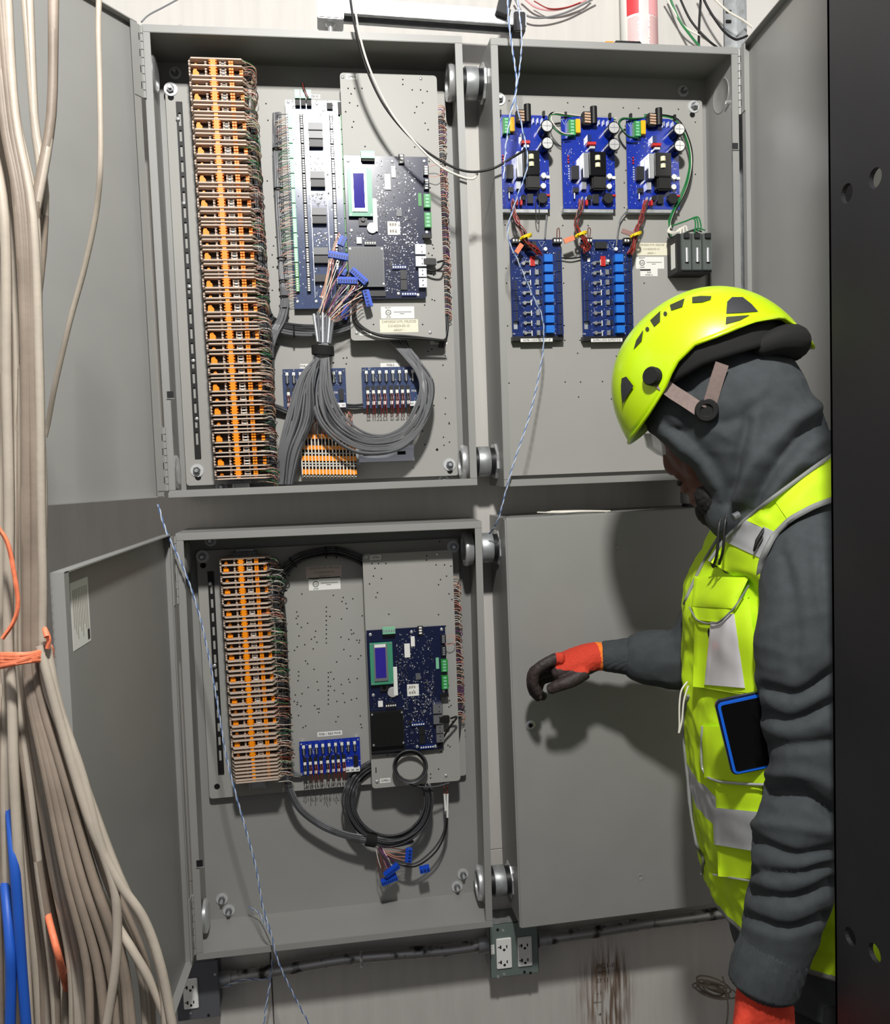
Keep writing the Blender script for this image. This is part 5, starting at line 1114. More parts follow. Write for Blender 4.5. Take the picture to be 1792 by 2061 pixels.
def fused(m, name, voxel, mats, parent=None, smooth_it=0, bend=None, **k):
    """fuse overlapping closed pieces into one continuous surface"""
    me = m.mesh('tmp', mats[0] if isinstance(mats, list) else mats); o = bpy.data.objects.new('tmp', me); COL.objects.link(o)
    r = o.modifiers.new('r', 'REMESH'); r.mode = 'VOXEL'; r.voxel_size = voxel
    if smooth_it: s_ = o.modifiers.new('s', 'SMOOTH'); s_.factor = .5; s_.iterations = smooth_it
    dg = bpy.context.evaluated_depsgraph_get(); out = bpy.data.meshes.new_from_object(o.evaluated_get(dg)); bpy.data.objects.remove(o); bpy.data.meshes.remove(me)
    out.name = name; out.materials.clear()
    for q in (mats if isinstance(mats, list) else [mats]): out.materials.append(M[q])
    if bend:
        nr = [v.normal.copy() for v in out.vertices]
        for v, n in zip(out.vertices, nr): v.co = v.co+n*bend(v.co, n)
    out.polygons.foreach_set('use_smooth', [True]*len(out.polygons)); out.update()
    return out
def ring(c, a, b, A, B, n=28, p=2.0):
    """superellipse ring: centre c, half axes a along A and b along B"""
    out = []
    for i in range(n):
        h = 2*PI*i/n; cs, sn = math.cos(h), math.sin(h)
        out.append(c+A*(a*math.copysign(abs(cs)**(2/p), cs))+B*(b*math.copysign(abs(sn)**(2/p), sn)))
    return out
def limb(m, pts, n=22, sub=4, dep=V(0, 1, 0)):
    """pts: (position, in-plane half width, depth half width); rings turned along the path"""
    P = [Vector(q[0]) for q in pts]; C = curve(P, sub); k = len(C); W_ = curve([V(q[1], q[2], 0) for q in pts], sub); rs = []
    for i in range(k):
        d = (C[min(i+1, k-1)]-C[max(i-1, 0)]).normalized(); B = (dep-d*d.dot(dep)).normalized(); A = d.cross(B).normalized(); rs.append(ring(C[i], W_[i].x, W_[i].y, A, B, n))
    e0 = (C[0]-C[1]).normalized(); e1 = (C[-1]-C[-2]).normalized()
    rs = [[C[0]+(p-C[0])*.5+e0*W_[0].x*.35 for p in rs[0]]]+rs+[[C[-1]+(p-C[-1])*.5+e1*W_[-1].x*.35 for p in rs[-1]]]
    return m.loft(rs)
def hlimb(m, pts, n=22, sub=4):
    return limb(m, pts, n, sub, vh)
def ball(m, c, rx, ry=None, rz=None, A=None, n=16):
    ry = ry or rx; rz = rz or rx; c = Vector(c); A = A or (V(1, 0, 0), V(0, 1, 0), V(0, 0, 1)); rs = []
    for i in range(1, n):
        t = PI*i/n; rs.append([c+A[0]*(rx*math.sin(t)*math.cos(2*PI*j/n))+A[1]*(ry*math.sin(t)*math.sin(2*PI*j/n))+A[2]*(rz*math.cos(t)) for j in range(n)])
    return m.loft(rs)
def fold(sc, amp, seed, stretch=(1, 1, 1)):
    def f(p, n):
        q = V(p.x*stretch[0]+seed, p.y*stretch[1], p.z*stretch[2])*sc
        a = NZ.noise(q); b = NZ.noise(q*2.1+V(5, 1, 2)); return amp*(1-2*abs(a)**.8)*.6+amp*.4*b-amp*.3
    return f
YH = -.41; PXM = 1/1243.0
HC = U(1444, 792, YH)
vh = V(HC.x-CAM.x, HC.y-CAM.y, 0).normalized(); eL = V(-vh.y, vh.x, 0)        # the head is turned square to the line of sight
eF = eL*.887+V(0, 0, -.462); eU = eL*.462+V(0, 0, .887); eS = -vh

# ---- skin body: one continuous surface
m = MB()
fF = eL*.762+V(0, 0, -.647); fU = eL*.647+V(0, 0, .762)
def H(px, py, dy=0):
    d = (px-896)/FPX*_r-(py-1030.5)/FPX*_u+_f; return CAM+d*((HC-CAM).dot(vh)/d.dot(vh))+vh*dy
ball(m, H(1436, 850), .086, .078, .112, (fF, vh, fU))
ball(m, H(1404, 930), .036, .056, .075, (fF, vh, fU)); ball(m, H(1432, 985), .034, .046, .060, (fF, vh, fU))
hlimb(m, [(H(1346, 888), .012, .010), (H(1352, 912), .015, .013), (H(1357, 936), .017, .016), (H(1364, 947), .014, .020)], 12)
ball(m, H(1354, 942), .0125, .014, .0125)
for s_ in (-1, 1): ball(m, H(1370, 953, s_*.014), .011, .009, .010); ball(m, H(1402, 925, s_*.040), .022, .020, .03)
ball(m, H(1382, 972), .012, .022, .012, (fF, vh, fU)); ball(m, H(1382, 981), .0125, .024, .0075, (fF, vh, fU)); ball(m, H(1401, 1001), .0145, .021, .0085, (fF, vh, fU)); ball(m, H(1432, 1020), .026, .032, .024, (fF, vh, fU))
for s_ in (-1, 1): ball(m, H(1356, 892, s_*.030), .014, .020, .011, (fF, vh, fU)); ball(m, H(1450, 890, s_*.068), .022, .010, .030, (fF, vh, fU))
PSI = math.radians(-4); dF = V(-math.cos(PSI), -math.sin(PSI), 0); dS = V(math.sin(PSI), -math.cos(PSI), 0)     # chest direction, near side direction
def torso_c(px, py, a, b):
    c = V(U(px, py, -.42).x+a, -.41, U(px, py, -.42).z)
    for _ in range(4):                      # move the ring until its outline meets the outline in the photograph
        k = min((lambda q: 896+FPX*q.dot(_r)/q.dot(_f))(p-CAM) for p in ring(c, a+.022, b+.022, dF, dS, 36, 2.3)); c = V(c.x+(px-k)/1250, c.y, c.z)
    return c
TOR = [(1462, 1020, .085, .125), (1440, 1080, .112, .17), (1404, 1150, .130, .190), (1379, 1210, .142, .198), (1372, 1262, .148, .200), (1380, 1330, .146, .196), (1376, 1400, .148, .192), (1381, 1500, .148, .188), (1387, 1600, .148, .188), (1400, 1700, .144, .190), (1414, 1800, .140, .192), (1430, 1880, .136, .188), (1446, 1970, .124, .18)]
tor = [(torso_c(px, py, a, b), a, b) for px, py, a, b in TOR]
def torso(mm, g, lo=0, hi=99):
    mm.loft([ring(c, a+g, b+g, dF, dS, 36, 2.3) for c, a, b in tor[lo:hi]])
torso(m, -.03); hipc = tor[-2][0]
limb(m, [(H(1445, 950), .055, .055), (H(1500, 1010), .06, .06), (tor[1][0]+V(0, 0, .02), .08, .09)], 16)
SHL = U(1668, 1135, -.585); ELL = U(1640, 1545, -.615); WRL = U(1545, 1968, -.62)          # near arm
SHR = U(1500, 1160, -.235); ELR = U(1392, 1322, -.20); WRR = U(1222, 1322, -.135)          # far arm
limb(m, [(tor[2][0].lerp(SHL, .5), .05, .05), (SHL+V(0, .02, 0), .045, .045), (U(1622, 1250, -.6), .038, .038), (U(1618, 1400, -.605), .034, .034), (U(1636, 1570, -.615), .032, .032), (U(1594, 1770, -.62), .028, .028), (WRL, .024, .022), (WRL+V(-.002, 0, -.07), .02, .014)], 14)
limb(m, [(tor[2][0].lerp(SHR, .5), .06, .06), (SHR, .05, .05), (SHR.lerp(ELR, .5), .045, .045), (ELR, .036, .036), (WRR, .024, .02), (WRR+V(-.05, .01, -.01), .018, .016)], 14)
for s_ in (-1, 1):
    h0 = hipc+dS*.085*s_; kn = V(h0.x-.02, h0.y-.0*s_, .42); an = V(h0.x+.02, h0.y, FZ+.09)
    limb(m, [(h0+V(0, 0, .08), .085, .085), (h0+V(0, 0, -.08), .08, .08), (kn, .052, .052), (kn+V(.01, 0, -.14), .05, .05), (an, .034, .034), (an+V(-.02, 0, -.06), .035, .035), (an+V(-.12, 0, -.07), .03, .035)], 14)
me = fused(m, 'person', .0042, 'skin', smooth_it=3)
PER = link('person', me); tag(PER, 'worker in yellow helmet, dark hooded sweatshirt and bright yellow vest bending towards the door', 'person')
WORLD[PER.name] = Vector((0, 0, 0))
mb = MB(); ball(mb, H(1436, 1026), .028, .034, .030, (fF, vh, fU)); ball(mb, H(1448, 1046), .020, .03, .02); ball(mb, H(1424, 1008), .012, .03, .02, (fF, vh, fU)); ball(mb, H(1440, 1000, -.03), .030, .026, .035, (fF, vh, fU)); ball(mb, H(1440, 1000, .03), .030, .026, .035, (fF, vh, fU)); ball(mb, H(1372, 971), .0075, .02, .006, (fF, vh, fU))
link('beard', fused(mb, 'beard', .003, 'beard', smooth_it=2, bend=lambda p, n: .002*NZ.noise(p*300)), PER)

# ---- trousers and boots
m = MB(); torso(m, -.012, 9)
for s_ in (-1, 1):
    h0 = hipc+dS*.09*s_; kn = V(h0.x-.02, h0.y, .42); an = V(h0.x+.02, h0.y, FZ+.10)
    limb(m, [(h0+V(0, 0, .06), .10, .10), (h0+V(0, 0, -.08), .098, .098), (kn, .075, .075), (kn+V(.01, 0, -.18), .07, .07), (an, .062, .062)], 18)
link('trousers', fused(m, 'trousers', .007, 'pants', smooth_it=2, bend=fold(14, .008, 3)), PER)
for s_ in (-1, 1):
    h0 = hipc+dS*.09*s_; an = V(h0.x+.02, h0.y, FZ+.09); m = MB(); limb(m, [(an+V(0, 0, .08), .05, .05), (an, .05, .05), (an+V(-.03, 0, -.045), .045, .05), (an+V(-.13, 0, -.055), .036, .05), (an+V(-.18, 0, -.06), .028, .042)], 16)
    link('boot', fused(m, 'boot', .006, 'boot', smooth_it=1), PER)

# ---- hooded sweatshirt
m = MB(); torso(m, .0)
hlimb(m, [(H(1424, 725), 92*PXM, .072), (H(1456, 780), 132*PXM, .096), (H(1480, 820), 138*PXM, .104), (H(1512, 870), 130*PXM, .108), (H(1541, 925), 126*PXM, .112), (H(1572, 985), 124*PXM, .120), (H(1600, 1050), 132*PXM, .135), (H(1612, 1130), 150*PXM, .150)], 26)
hlimb(m, [(H(1334, 860), .018, .070), (H(1376, 894), .022, .080), (H(1420, 938), .024, .082), (H(1458, 994), .024, .076), (H(1484, 1045), .030, .07), (H(1516, 1100), .04, .07)], 20); ball(m, H(1372, 818), .062, .088, .062, (fF, vh, fU)); ball(m, H(1340, 846), .032, .072, .022, (fF, vh, fU)); ball(m, H(1464, 1028, -.03), .034, .05, .042)      # rim of the hood
limb(m, [(tor[2][0]+dS*.08+V(.02, 0, .0), .08, .08), (SHL+V(.0, .02, .0), .080, .075), (U(1622, 1250, -.60), .068, .066), (U(1616, 1370, -.605), .062, .064), (U(1622, 1480, -.61), .056, .062), (U(1636, 1570, -.615), .056, .062), (U(1612, 1670, -.62), .058, .060), (U(1594, 1770, -.62), .055, .058), (U(1575, 1860, -.62), .052, .052), (U(1556, 1925, -.62), .049, .046)], 24)
limb(m, [(tor[2][0]-dS*.06+V(0, 0, .03), .09, .08), (SHR, .078, .075), (SHR.lerp(ELR, .5), .066, .062), (U(1388, 1322, -.2), .058, .056), (U(1330, 1324, -.175), .054, .052), (U(1278, 1322, -.155), .045, .043), (U(1262, 1321, -.15), .036, .036)], 22)
fa, fb = fold(7, .013, 1, (1, 1, 1.6)), fold(16, .006, 9, (1, 1, 1.8))
CREASE = [([(1690, 826), (1640, 858), (1590, 905), (1545, 962), (1505, 1032)], -.013, 13), ([(1690, 872), (1640, 896), (1596, 940), (1560, 990), (1530, 1040)], .007, 15), ([(1700, 790), (1640, 820), (1575, 870), (1520, 935), (1488, 1000)], .008, 16),
    ([(1505, 850), (1490, 900), (1480, 950), (1466, 1012)], -.009, 12), ([(1530, 800), (1520, 880), (1505, 950), (1480, 1020)], .005, 14), ([(1690, 925), (1640, 945), (1590, 985), (1545, 1030)], -.011, 12), ([(1400, 830), (1440, 850), (1490, 840), (1540, 800)], -.005, 12),
    ([(1536, 1385), (1610, 1398), (1690, 1345)], -.011, 11), ([(1540, 1440), (1600, 1452), (1690, 1412)], -.012, 12), ([(1545, 1500), (1620, 1500), (1690, 1490)], -.007, 12), ([(1545, 1590), (1620, 1602), (1690, 1645)], -.016, 13), ([(1540, 1555), (1620, 1560), (1690, 1590)], .006, 14), ([(1520, 1690), (1600, 1722), (1690, 1712)], -.010, 11),
    ([(1512, 1752), (1600, 1762), (1690, 1742)], -.008, 10), ([(1508, 1795), (1600, 1812), (1690, 1775)], -.012, 11), ([(1505, 1845), (1590, 1872), (1680, 1840)], -.011, 10), ([(1575, 1120), (1600, 1230), (1600, 1340)], -.006, 16), ([(1640, 1080), (1650, 1200), (1680, 1300)], -.006, 16), ([(1510, 1660), (1580, 1660), (1690, 1680)], .005, 12)]
def seg_d(p, a, b):
    ax, ay, bx, by = a[0], a[1], b[0], b[1]; dx, dy = bx-ax, by-ay; t_ = max(0, min(1, ((p[0]-ax)*dx+(p[1]-ay)*dy)/(dx*dx+dy*dy))); return math.hypot(p[0]-ax-t_*dx, p[1]-ay-t_*dy)
CREASE = [(curve([V(a[0], a[1], 0) for a in l], 3), am, w) for l, am, w in CREASE]
def hood_fold(p, n):
    k = min(1, max(.0, (1.62-p.z)/.12)); d = fa(p, n)*.5+fb(p, n)*.4
    q = p-CAM; z = q.dot(_f); u_ = (896+FPX*q.dot(_r)/z, 1030.5-FPX*q.dot(_u)/z)
    if n.dot(q) < 0:
        for l, am, w in CREASE:
            if min(a.y for a in l)-40 < u_[1] < max(a.y for a in l)+40: d += am*math.exp(-(min(seg_d(u_, l[i], l[i+1]) for i in range(len(l)-1))/w)**2)
    return d*(.25+.75*k)
hd = link('sweatshirt', fused(m, 'sweatshirt', .0046, 'hoodie', smooth_it=2, bend=hood_fold), PER, label='dark grey hooded sweatshirt')
def cuff(pts, name='cuff', mt='hoodie', v=.003, b=None):
    mm = MB(); limb(mm, pts, 20); return link(name, fused(mm, name, v, mt, bend=b, smooth_it=1), hd)
cuff([(U(1562, 1905, -.62), .049, .046), (U(1545, 1950, -.62), .050, .046), (U(1536, 1985, -.62), .049, .044)], b=lambda p, n: .0007*math.sin((p.x-p.y)*900))
cuff([(U(1264, 1321, -.15), .036, .036), (U(1240, 1321, -.143), .032, .033), (U(1214, 1320, -.136), .029, .031)], b=lambda p, n: .0006*math.sin((p.z+p.y)*900))
for a, b in ((1450, 1052), (1462, 1046)):
    MB().tube(pxcurve([(a, b-6, YH-.075), (a-3, b+10, YH-.08), (a-6, b+60, YH-.082), (a-14, b+90, YH-.07)], 4), .0022, 6).build('drawstring', 'black', hd, smooth=60)
MB().cyl(U(1476, 1042, YH-.1), U(1488, 1036, YH-.1), .006, n=12).build('cord_lock', 'chip_grey', hd, smooth=40)

# ---- vest: follows the chest, open at neck and arms
bm = bmesh.new(); m = MB(); torso(m, .024)
pass
vf1, vf2 = fold(9, .009, 4, (1, 1, .8)), fold(22, .004, 6)
vme = fused(m, 'vest', .0046, ['hi_vis', 'reflective', 'grey_trim'], smooth_it=3, bend=lambda p, n: vf1(p, n)+vf2(p, n))
bm.from_mesh(vme); T0 = tor[1][0]
zb1, zb2 = U(1460, 1625, -.5).z, U(1460, 1702, -.5).z
zh = U(1450, 1890, -.47).z
for z in (zb1, zb2): bmesh.ops.bisect_plane(bm, geom=bm.verts[:]+bm.edges[:]+bm.faces[:], plane_co=(0, 0, z), plane_no=(0, 0, 1))
bmesh.ops.bisect_plane(bm, geom=bm.verts[:]+bm.edges[:]+bm.faces[:], plane_co=(0, 0, zh), plane_no=(0, 0, 1), clear_inner=True)
zsh, zv = T0.z+.05, U(1425, 1150, -.44).z
kill = []
for f_ in bm.faces:
    c = f_.calc_center_median(); q = c-T0; s_, fw = abs(q.dot(dS)), q.dot(dF)
    t_ = min(1, max(0, (c.z-zv)/(zsh-zv)))
    neck = c.z > zv and s_ < .015+.07*t_ and fw > -.05
    top = c.z > zsh-.01 and s_ < .075
    arm = s_ > .13 and (fw**2+(c.z-(T0.z-.05))**2 < .125**2 or (c.z > T0.z-.05 and abs(fw) < .125))
    if neck or top or arm: kill.append(f_)
    elif zb2 < c.z < zb1: f_.material_index = 1
    elif c.z < zh+.010: f_.material_index = 2
bmesh.ops.delete(bm, geom=kill, context='FACES')
bm.to_mesh(vme); bm.free()
vest = link('vest', vme, PER, label='bright yellow safety vest with grey reflective bands'); sm = vest.modifiers.new('thickness', 'SOLIDIFY'); sm.thickness = .003; sm.offset = 0
dg = bpy.context.evaluated_depsgraph_get()
def tree(o): return BVHTree.FromObject(o, bpy.context.evaluated_depsgraph_get())
BV = tree(vest); BS = tree(hd)
def shoot(bv, px, py):
    d = ((px-896)/FPX*_r-(py-1030.5)/FPX*_u+_f).normalized(); h = bv.ray_cast(CAM, d); return (h[0], h[1], d) if h[0] is not None else (None, None, d)
def cloth(name, bv, poly, mt, h=.004, nu=14, nv=14, parent=None, puff=0., flat=None):
    """four-sided piece of cloth sewn on a garment; poly: photo corners TL, TR, BR, BL; takes its depth from the garment under it"""
    P = {}; last = None
    grid = [[None]*(nu+1) for _ in range(nv+1)]
    for j in range(nv+1):
        for i in range(nu+1):
            u, v = i/nu, j/nv; a = [poly[0][k]*(1-u)*(1-v)+poly[1][k]*u*(1-v)+poly[2][k]*u*v+poly[3][k]*(1-u)*v for k in (0, 1)]
            grid[j][i] = (a, shoot(bv, *a))
    deps = [(g[1][0]-CAM).length for r_ in grid for g in r_ if g[1][0] is not None]
    if not deps: return None
    md = sorted(deps)[len(deps)//2]; front = []; backv = []
    D = [[((g[1][0]-CAM).length if g[1][0] is not None and abs((g[1][0]-CAM).length-md) < .09 else None) for g in r_] for r_ in grid]
    for _ in range(30):
        for j in range(nv+1):
            for i in range(nu+1):
                if D[j][i] is None:
                    nb = [D[b][a] for a, b in ((i-1, j), (i+1, j), (i, j-1), (i, j+1)) if 0 <= a <= nu and 0 <= b <= nv and D[b][a] is not None]
                    if nb: D[j][i] = sum(nb)/len(nb)
    for _ in range(2):
        D = [[sum(D[min(nv, max(0, j+b))][min(nu, max(0, i+a))] for a in (-1, 0, 1) for b in (-1, 0, 1))/9 for i in range(nu+1)] for j in range(nv+1)]
    m = MB(); n1 = nu+1
    for j in range(nv+1):
        for i in range(nu+1):
            d = grid[j][i][1][2]; u, v = i/nu, j/nv; b = h+puff*(math.sin(PI*u)*math.sin(PI*v))**.6
            front.append(CAM+d*(D[j][i]-b)); backv.append(CAM+d*(D[j][i]+.004))
    fs = [(j*n1+i, j*n1+i+1, (j+1)*n1+i+1, (j+1)*n1+i) for j in range(nv) for i in range(nu)]; o = len(front)
    bs = [tuple(o+k for k in reversed(f_)) for f_ in fs]; rim = [i for i in range(n1)]+[j*n1+nu for j in range(1, nv+1)]+[nv*n1+i for i in range(nu-1, -1, -1)]+[j*n1 for j in range(nv-1, 0, -1)]
    sd = [(rim[k], rim[(k+1) % len(rim)], o+rim[(k+1) % len(rim)], o+rim[k]) for k in range(len(rim))]
    m.add(front+backv, fs+bs+sd); return m.build(name, mt, parent or vest, smooth=50)
def seam(bv, pts, r=.0014, mt='grey_trim', parent=None, name='piping', lift=.003, k=6):
    P = []
    for i in range(len(pts)-1):
        for q in range(k): P.append([pts[i][a]+(pts[i+1][a]-pts[i][a])*q/k for a in (0, 1)])
    P.append(list(pts[-1])); W3 = []; last = None
    for a in P:
        h, n, d = shoot(bv, *a)
        if h is None:
            if last is None: continue
            h = CAM+d*last
        elif last is not None and abs((h-CAM).length-last) > .06: h = CAM+d*last
        last = (h-CAM).length; W3.append(h-d*lift)
    if len(W3) > 1:
        for _ in range(2): W3 = [W3[0]]+[(W3[i-1]+W3[i]*2+W3[i+1])/4 for i in range(1, len(W3)-1)]+[W3[-1]]
        MB().tube(W3, r, 6).build(name, mt, parent or vest, smooth=60)
cloth('shoulder_strap', BS, [(1556, 1003), (1720, 885), (1720, 985), (1585, 1045)], 'hi_vis', .014, nu=20, puff=.003)
cloth('shoulder_strap', BS, [(1500, 1046), (1558, 1001), (1588, 1045), (1556, 1072)], 'hi_vis', .013)
cloth('reflective_patch', BS, [(1456, 1088), (1502, 1044), (1560, 1070), (1532, 1124)], 'reflective', .014)
cloth('shoulder_strap', BS, [(1428, 1130), (1457, 1086), (1533, 1122), (1528, 1190)], 'hi_vis', .013)
seam(BS, [(1720, 884), (1640, 940), (1558, 1000), (1500, 1046), (1455, 1090), (1428, 1130)], lift=.015, r=.003)
seam(BS, [(1720, 990), (1640, 1018), (1590, 1045), (1556, 1080), (1532, 1130), (1524, 1190)], lift=.015, r=.0045, mt='grey_trim')
pk = cloth('radio_pocket', BV, [(1400, 1205), (1508, 1205), (1532, 1398), (1395, 1382)], 'hi_vis', .012, puff=.004)
win = cloth('badge_window', BV, [(1432, 1240), (1478, 1235), (1500, 1385), (1418, 1378)], 'id_window', .017)
fl = cloth('pocket_flap', BV, [(1398, 1160), (1508, 1162), (1478, 1225), (1392, 1220)], 'hi_vis', .022, puff=.008)
fl2 = cloth('pocket_flap', BV, [(1392, 1218), (1478, 1222), (1448, 1252), (1402, 1248)], 'hi_vis', .020)
MB().tube([shoot(BV, 1424, 1250)[0]-_f*.02, shoot(BV, 1422, 1268)[0]-_f*.02, shoot(BV, 1424, 1288)[0]-_f*.018], [.002, .0045, .003], 8).build('zip_pull', 'black', vest, smooth=60)
seam(BV, [(1388, 1222), (1402, 1248), (1425, 1256), (1450, 1252), (1480, 1222), (1508, 1178)], lift=.024)
seam(BV, [(1397, 1380), (1460, 1392), (1531, 1402)], lift=.014, mt='hi_vis_dark')
cloth('lower_pocket', BV, [(1440, 1575), (1535, 1580), (1530, 1770), (1446, 1764)], 'hi_vis', .010, puff=.006)
cloth('reflective_patch', BV, [(1434, 1625), (1545, 1636), (1536, 1716), (1438, 1700)], 'reflective', .024)
pf = cloth('pocket_flap', BV, [(1412, 1462), (1535, 1462), (1550, 1582), (1418, 1565)], 'hi_vis', .014, puff=.004)
seam(BV, [(1414, 1462), (1412, 1500), (1413, 1545), (1425, 1565), (1450, 1574), (1500, 1578), (1552, 1580)], lift=.020, r=.002, mt='reflective')
seam(BV, [(1436, 1760), (1470, 1766), (1525, 1775)], lift=.018, r=.0016, mt='reflective')
seam(BV, [(1386, 1400), (1376, 1440), (1378, 1500), (1384, 1560), (1391, 1640), (1402, 1700), (1418, 1730), (1412, 1760)], lift=.005, r=.003, mt='grey_trim', name='zipper')
seam(BV, [(1468, 1050), (1440, 1092), (1412, 1140), (1388, 1190), (1378, 1215)], lift=.004, r=.003)
h0 = shoot(BS, 1522, 1078)[0]
if h0: h0 = h0-_f*.012
if h0: MB().tube([h0-_f*.008+V(.018, 0, .016), h0-_f*.010+V(.004, 0, .010), h0-_f*.012+V(-.008, 0, -.006), h0-_f*.010+V(-.012, 0, -.02), h0-_f*.011+V(-.002, 0, -.008), h0-_f*.008+V(.01, 0, .008)], .0026, 6).build('clip', 'black', vest, smooth=60)
wz = [(1384, 1372, -.47), (1372, 1390, -.47), (1368, 1420, -.47), (1368, 1460, -.47), (1367, 1475, -.47), (1373, 1450, -.47), (1377, 1410, -.47), (1386, 1380, -.47)]
hang('white zip tie loop hanging from the front of the vest', wz, .0014, 'wire_white', 'zip tie', 'zip_tie', 5)

# ---- phone in the pocket
c = U(1512, 1470, -.55); bp = shoot(BV, 1490, 1470)[0]
if bp: c = U(1514, 1474, bp.y-.048)
ay = math.radians(16); px_ = V(math.cos(ay), 0, -math.sin(ay)*-.35); rx = (V(math.cos(math.radians(-12)), -.25, math.sin(math.radians(13)))).normalized(); up_ = V(-.30, .0, .95); up_ = (up_-rx*up_.dot(rx)).normalized(); nn = rx.cross(up_); nn = nn if nn.y < 0 else -nn
ph = thing('phone', 'phone in a blue edged case tucked in the vest pocket', 'phone', c)
def rounded(cx, w, h, r, t0, t1):
    P = []
    for sx, sy, a0 in ((1, 1, 0), (-1, 1, 90), (-1, -1, 180), (1, -1, 270)):
        for k in range(5): a = math.radians(a0+22.5*k); P.append(cx+rx*(sx*(w-r)+r*math.cos(a))+up_*(sy*(h-r)+r*math.sin(a))+nn*t0)
    return MB().prism(P, nn*(t1-t0))
rounded(c, .042, .058, .009, -.006, .003).build('case', 'pcb_navy', ph, bevel=.0015); rounded(c, .0395, .0555, .007, .003, .0045).build('case_edge', 'case_blue', ph); rounded(c, .0355, .0515, .004, .0045, .0052).build('screen', 'black_gloss', ph)

# ---- gloves
def glove(name, parts, vox, pred, label):
    mm = MB()
    for kind, *a in parts: limb(mm, *a) if kind == 'l' else ball(mm, *a)
    me = fused(mm, name, vox, ['glove_rubber', 'glove_red', 'glove_orange'], smooth_it=2, bend=lambda p, n: .0008*NZ.noise(p*160))
    for p in me.polygons: p.material_index = pred(p.center, p.normal)
    return link(name, me, PER, label=label)
def UU(px, py, y): return U(px, py, y)
K = [(1118, 1326), (1112, 1337), (1112, 1349), (1116, 1360)]
FT = [((1084, 1345), (1074, 1372), (1086, 1396)), ((1076, 1350), (1070, 1380), (1080, 1402)), ((1078, 1362), (1072, 1388), (1086, 1406)), ((1090, 1370), (1084, 1392), (1096, 1404))]
parts = [('l', [(UU(1216, 1322, -.136), .027, .029), (UU(1196, 1322, -.13), .028, .031), (UU(1165, 1332, -.122), .029, .040), (UU(1130, 1342, -.112), .024, .042), (UU(1114, 1346, -.107), .018, .038)], 20)]
for i in range(4):
    y = -.140+.021*i; a, b, c_ = FT[i]; parts.append(('l', [(UU(K[i][0]+14, K[i][1], y-.002), .012, .011), (UU(*K[i], y), .0115, .0105), (UU(*a, y+.004), .0105, .0100), (UU(*b, y+.008), .0098, .0095), (UU(*c_, y+.010), .0085, .0085)], 12))
parts.append(('l', [(UU(1178, 1352, -.155), .015, .014), (UU(1150, 1370, -.160), .0135, .013), (UU(1124, 1380, -.156), .012, .0115), (UU(1106, 1388, -.148), .010, .010)], 12))
def predR(p, n):
    w = UU(1160, 1340, -.12); d = p.x-w.x
    if p.x > UU(1200, 1322, -.13).x: return 2
    line = UU(1205, 1345, -.13).z+(p.x-UU(1205, 1345, -.13).x)*-.10
    return 1 if (p.x > UU(1112, 1330, -.12).x and p.z > line) else 0
glove('glove', parts, .0021, predR, 'orange red work glove with dark rubber fingers reaching to the door')
# near hand, hanging relaxed
yl = -.62; W0 = U(1540, 1985, yl); dn = V(-.04, 0, -1).normalized()
parts = [('l', [(W0+V(0, 0, .02), .036, .032), (W0+dn*.03, .042, .030), (W0+dn*.07, .046, .026), (W0+dn*.11, .043, .022), (W0+dn*.125, .036, .017)], 20)]
for i in range(4):
    sx = -.032+.0215*i; ln = (.072, .082, .078, .062)[i]; b0 = W0+dn*.115+V(sx, 0, 0); parts.append(('l', [(b0+V(0, 0, .015), .0115, .0115), (b0, .0112, .011), (b0+dn*ln*.45+V(-.004, -.008, 0), .0105, .0105), (b0+dn*ln*.8+V(-.006, .002, 0), .0098, .0098), (b0+dn*ln+V(-.006, .014, .002), .0085, .0085)], 12))
t0 = W0+dn*.04+V(-.036, -.012, 0); parts.append(('l', [(t0+V(.012, .004, .012), .015, .014), (t0, .014, .013), (t0+V(-.018, -.014, -.032), .012, .012), (t0+V(-.016, -.02, -.062), .0105, .0105)], 12))
glove('glove', parts, .0026, lambda p, n: 1 if (p.z > W0.z-.085 or n.y > .3) else 0, 'orange red work glove on the hanging arm at the bottom edge')

# ---- helmet
PXH = (HC-CAM).dot(_f)/FPX; A_, HU, WS = 206*PXH, 213*PXH, .124
RIM = [(-1.0, -14), (-.975, 2), (-.93, 34), (-.86, 60), (-.57, 76), (-.26, 82), (0, 91), (.24, 79), (.42, 50), (.64, 26), (.85, 8), (1.0, 0)]
def urim(c):
    for (a, b), (c2, d) in zip(RIM, RIM[1:]):
        if a <= c <= c2: t_ = (c-a)/(c2-a); return (b+(d-b)*t_)*PXH
    return 0
def hpt(th, t_, g=0.):
    c = math.cos(th); u0 = urim(max(-1, min(1, c))); u = u0+(HU-u0)*math.sin(t_*PI/2); rad = max(0, 1-max(0, u/HU)**2.25)**(1/2.1)
    off_ = -.006*(1-u/HU)
    return HC+eF*((A_*(1 if c > 0 else 1-.10*c*c)+g)*c*rad+off_)+eS*((WS+g)*math.sin(th)*rad)+eU*(u+g*(u/HU))
NT, NR = 72, 22
v = [hpt(2*PI*i/NT, j/NR*.985) for j in range(NR+1) for i in range(NT)]; fs = [(j*NT+i, j*NT+(i+1) % NT, (j+1)*NT+(i+1) % NT, (j+1)*NT+i) for j in range(NR) for i in range(NT)]+[tuple(NR*NT+i for i in range(NT))]
me = bpy.data.meshes.new('helmet'); me.from_pydata(v, [], fs); me.materials.append(M['helmet_shell']); me.polygons.foreach_set('use_smooth', [True]*len(me.polygons))
bm = bmesh.new(); bm.from_mesh(me); bmesh.ops.recalc_face_normals(bm, faces=bm.faces); bm.to_mesh(me); bm.free()
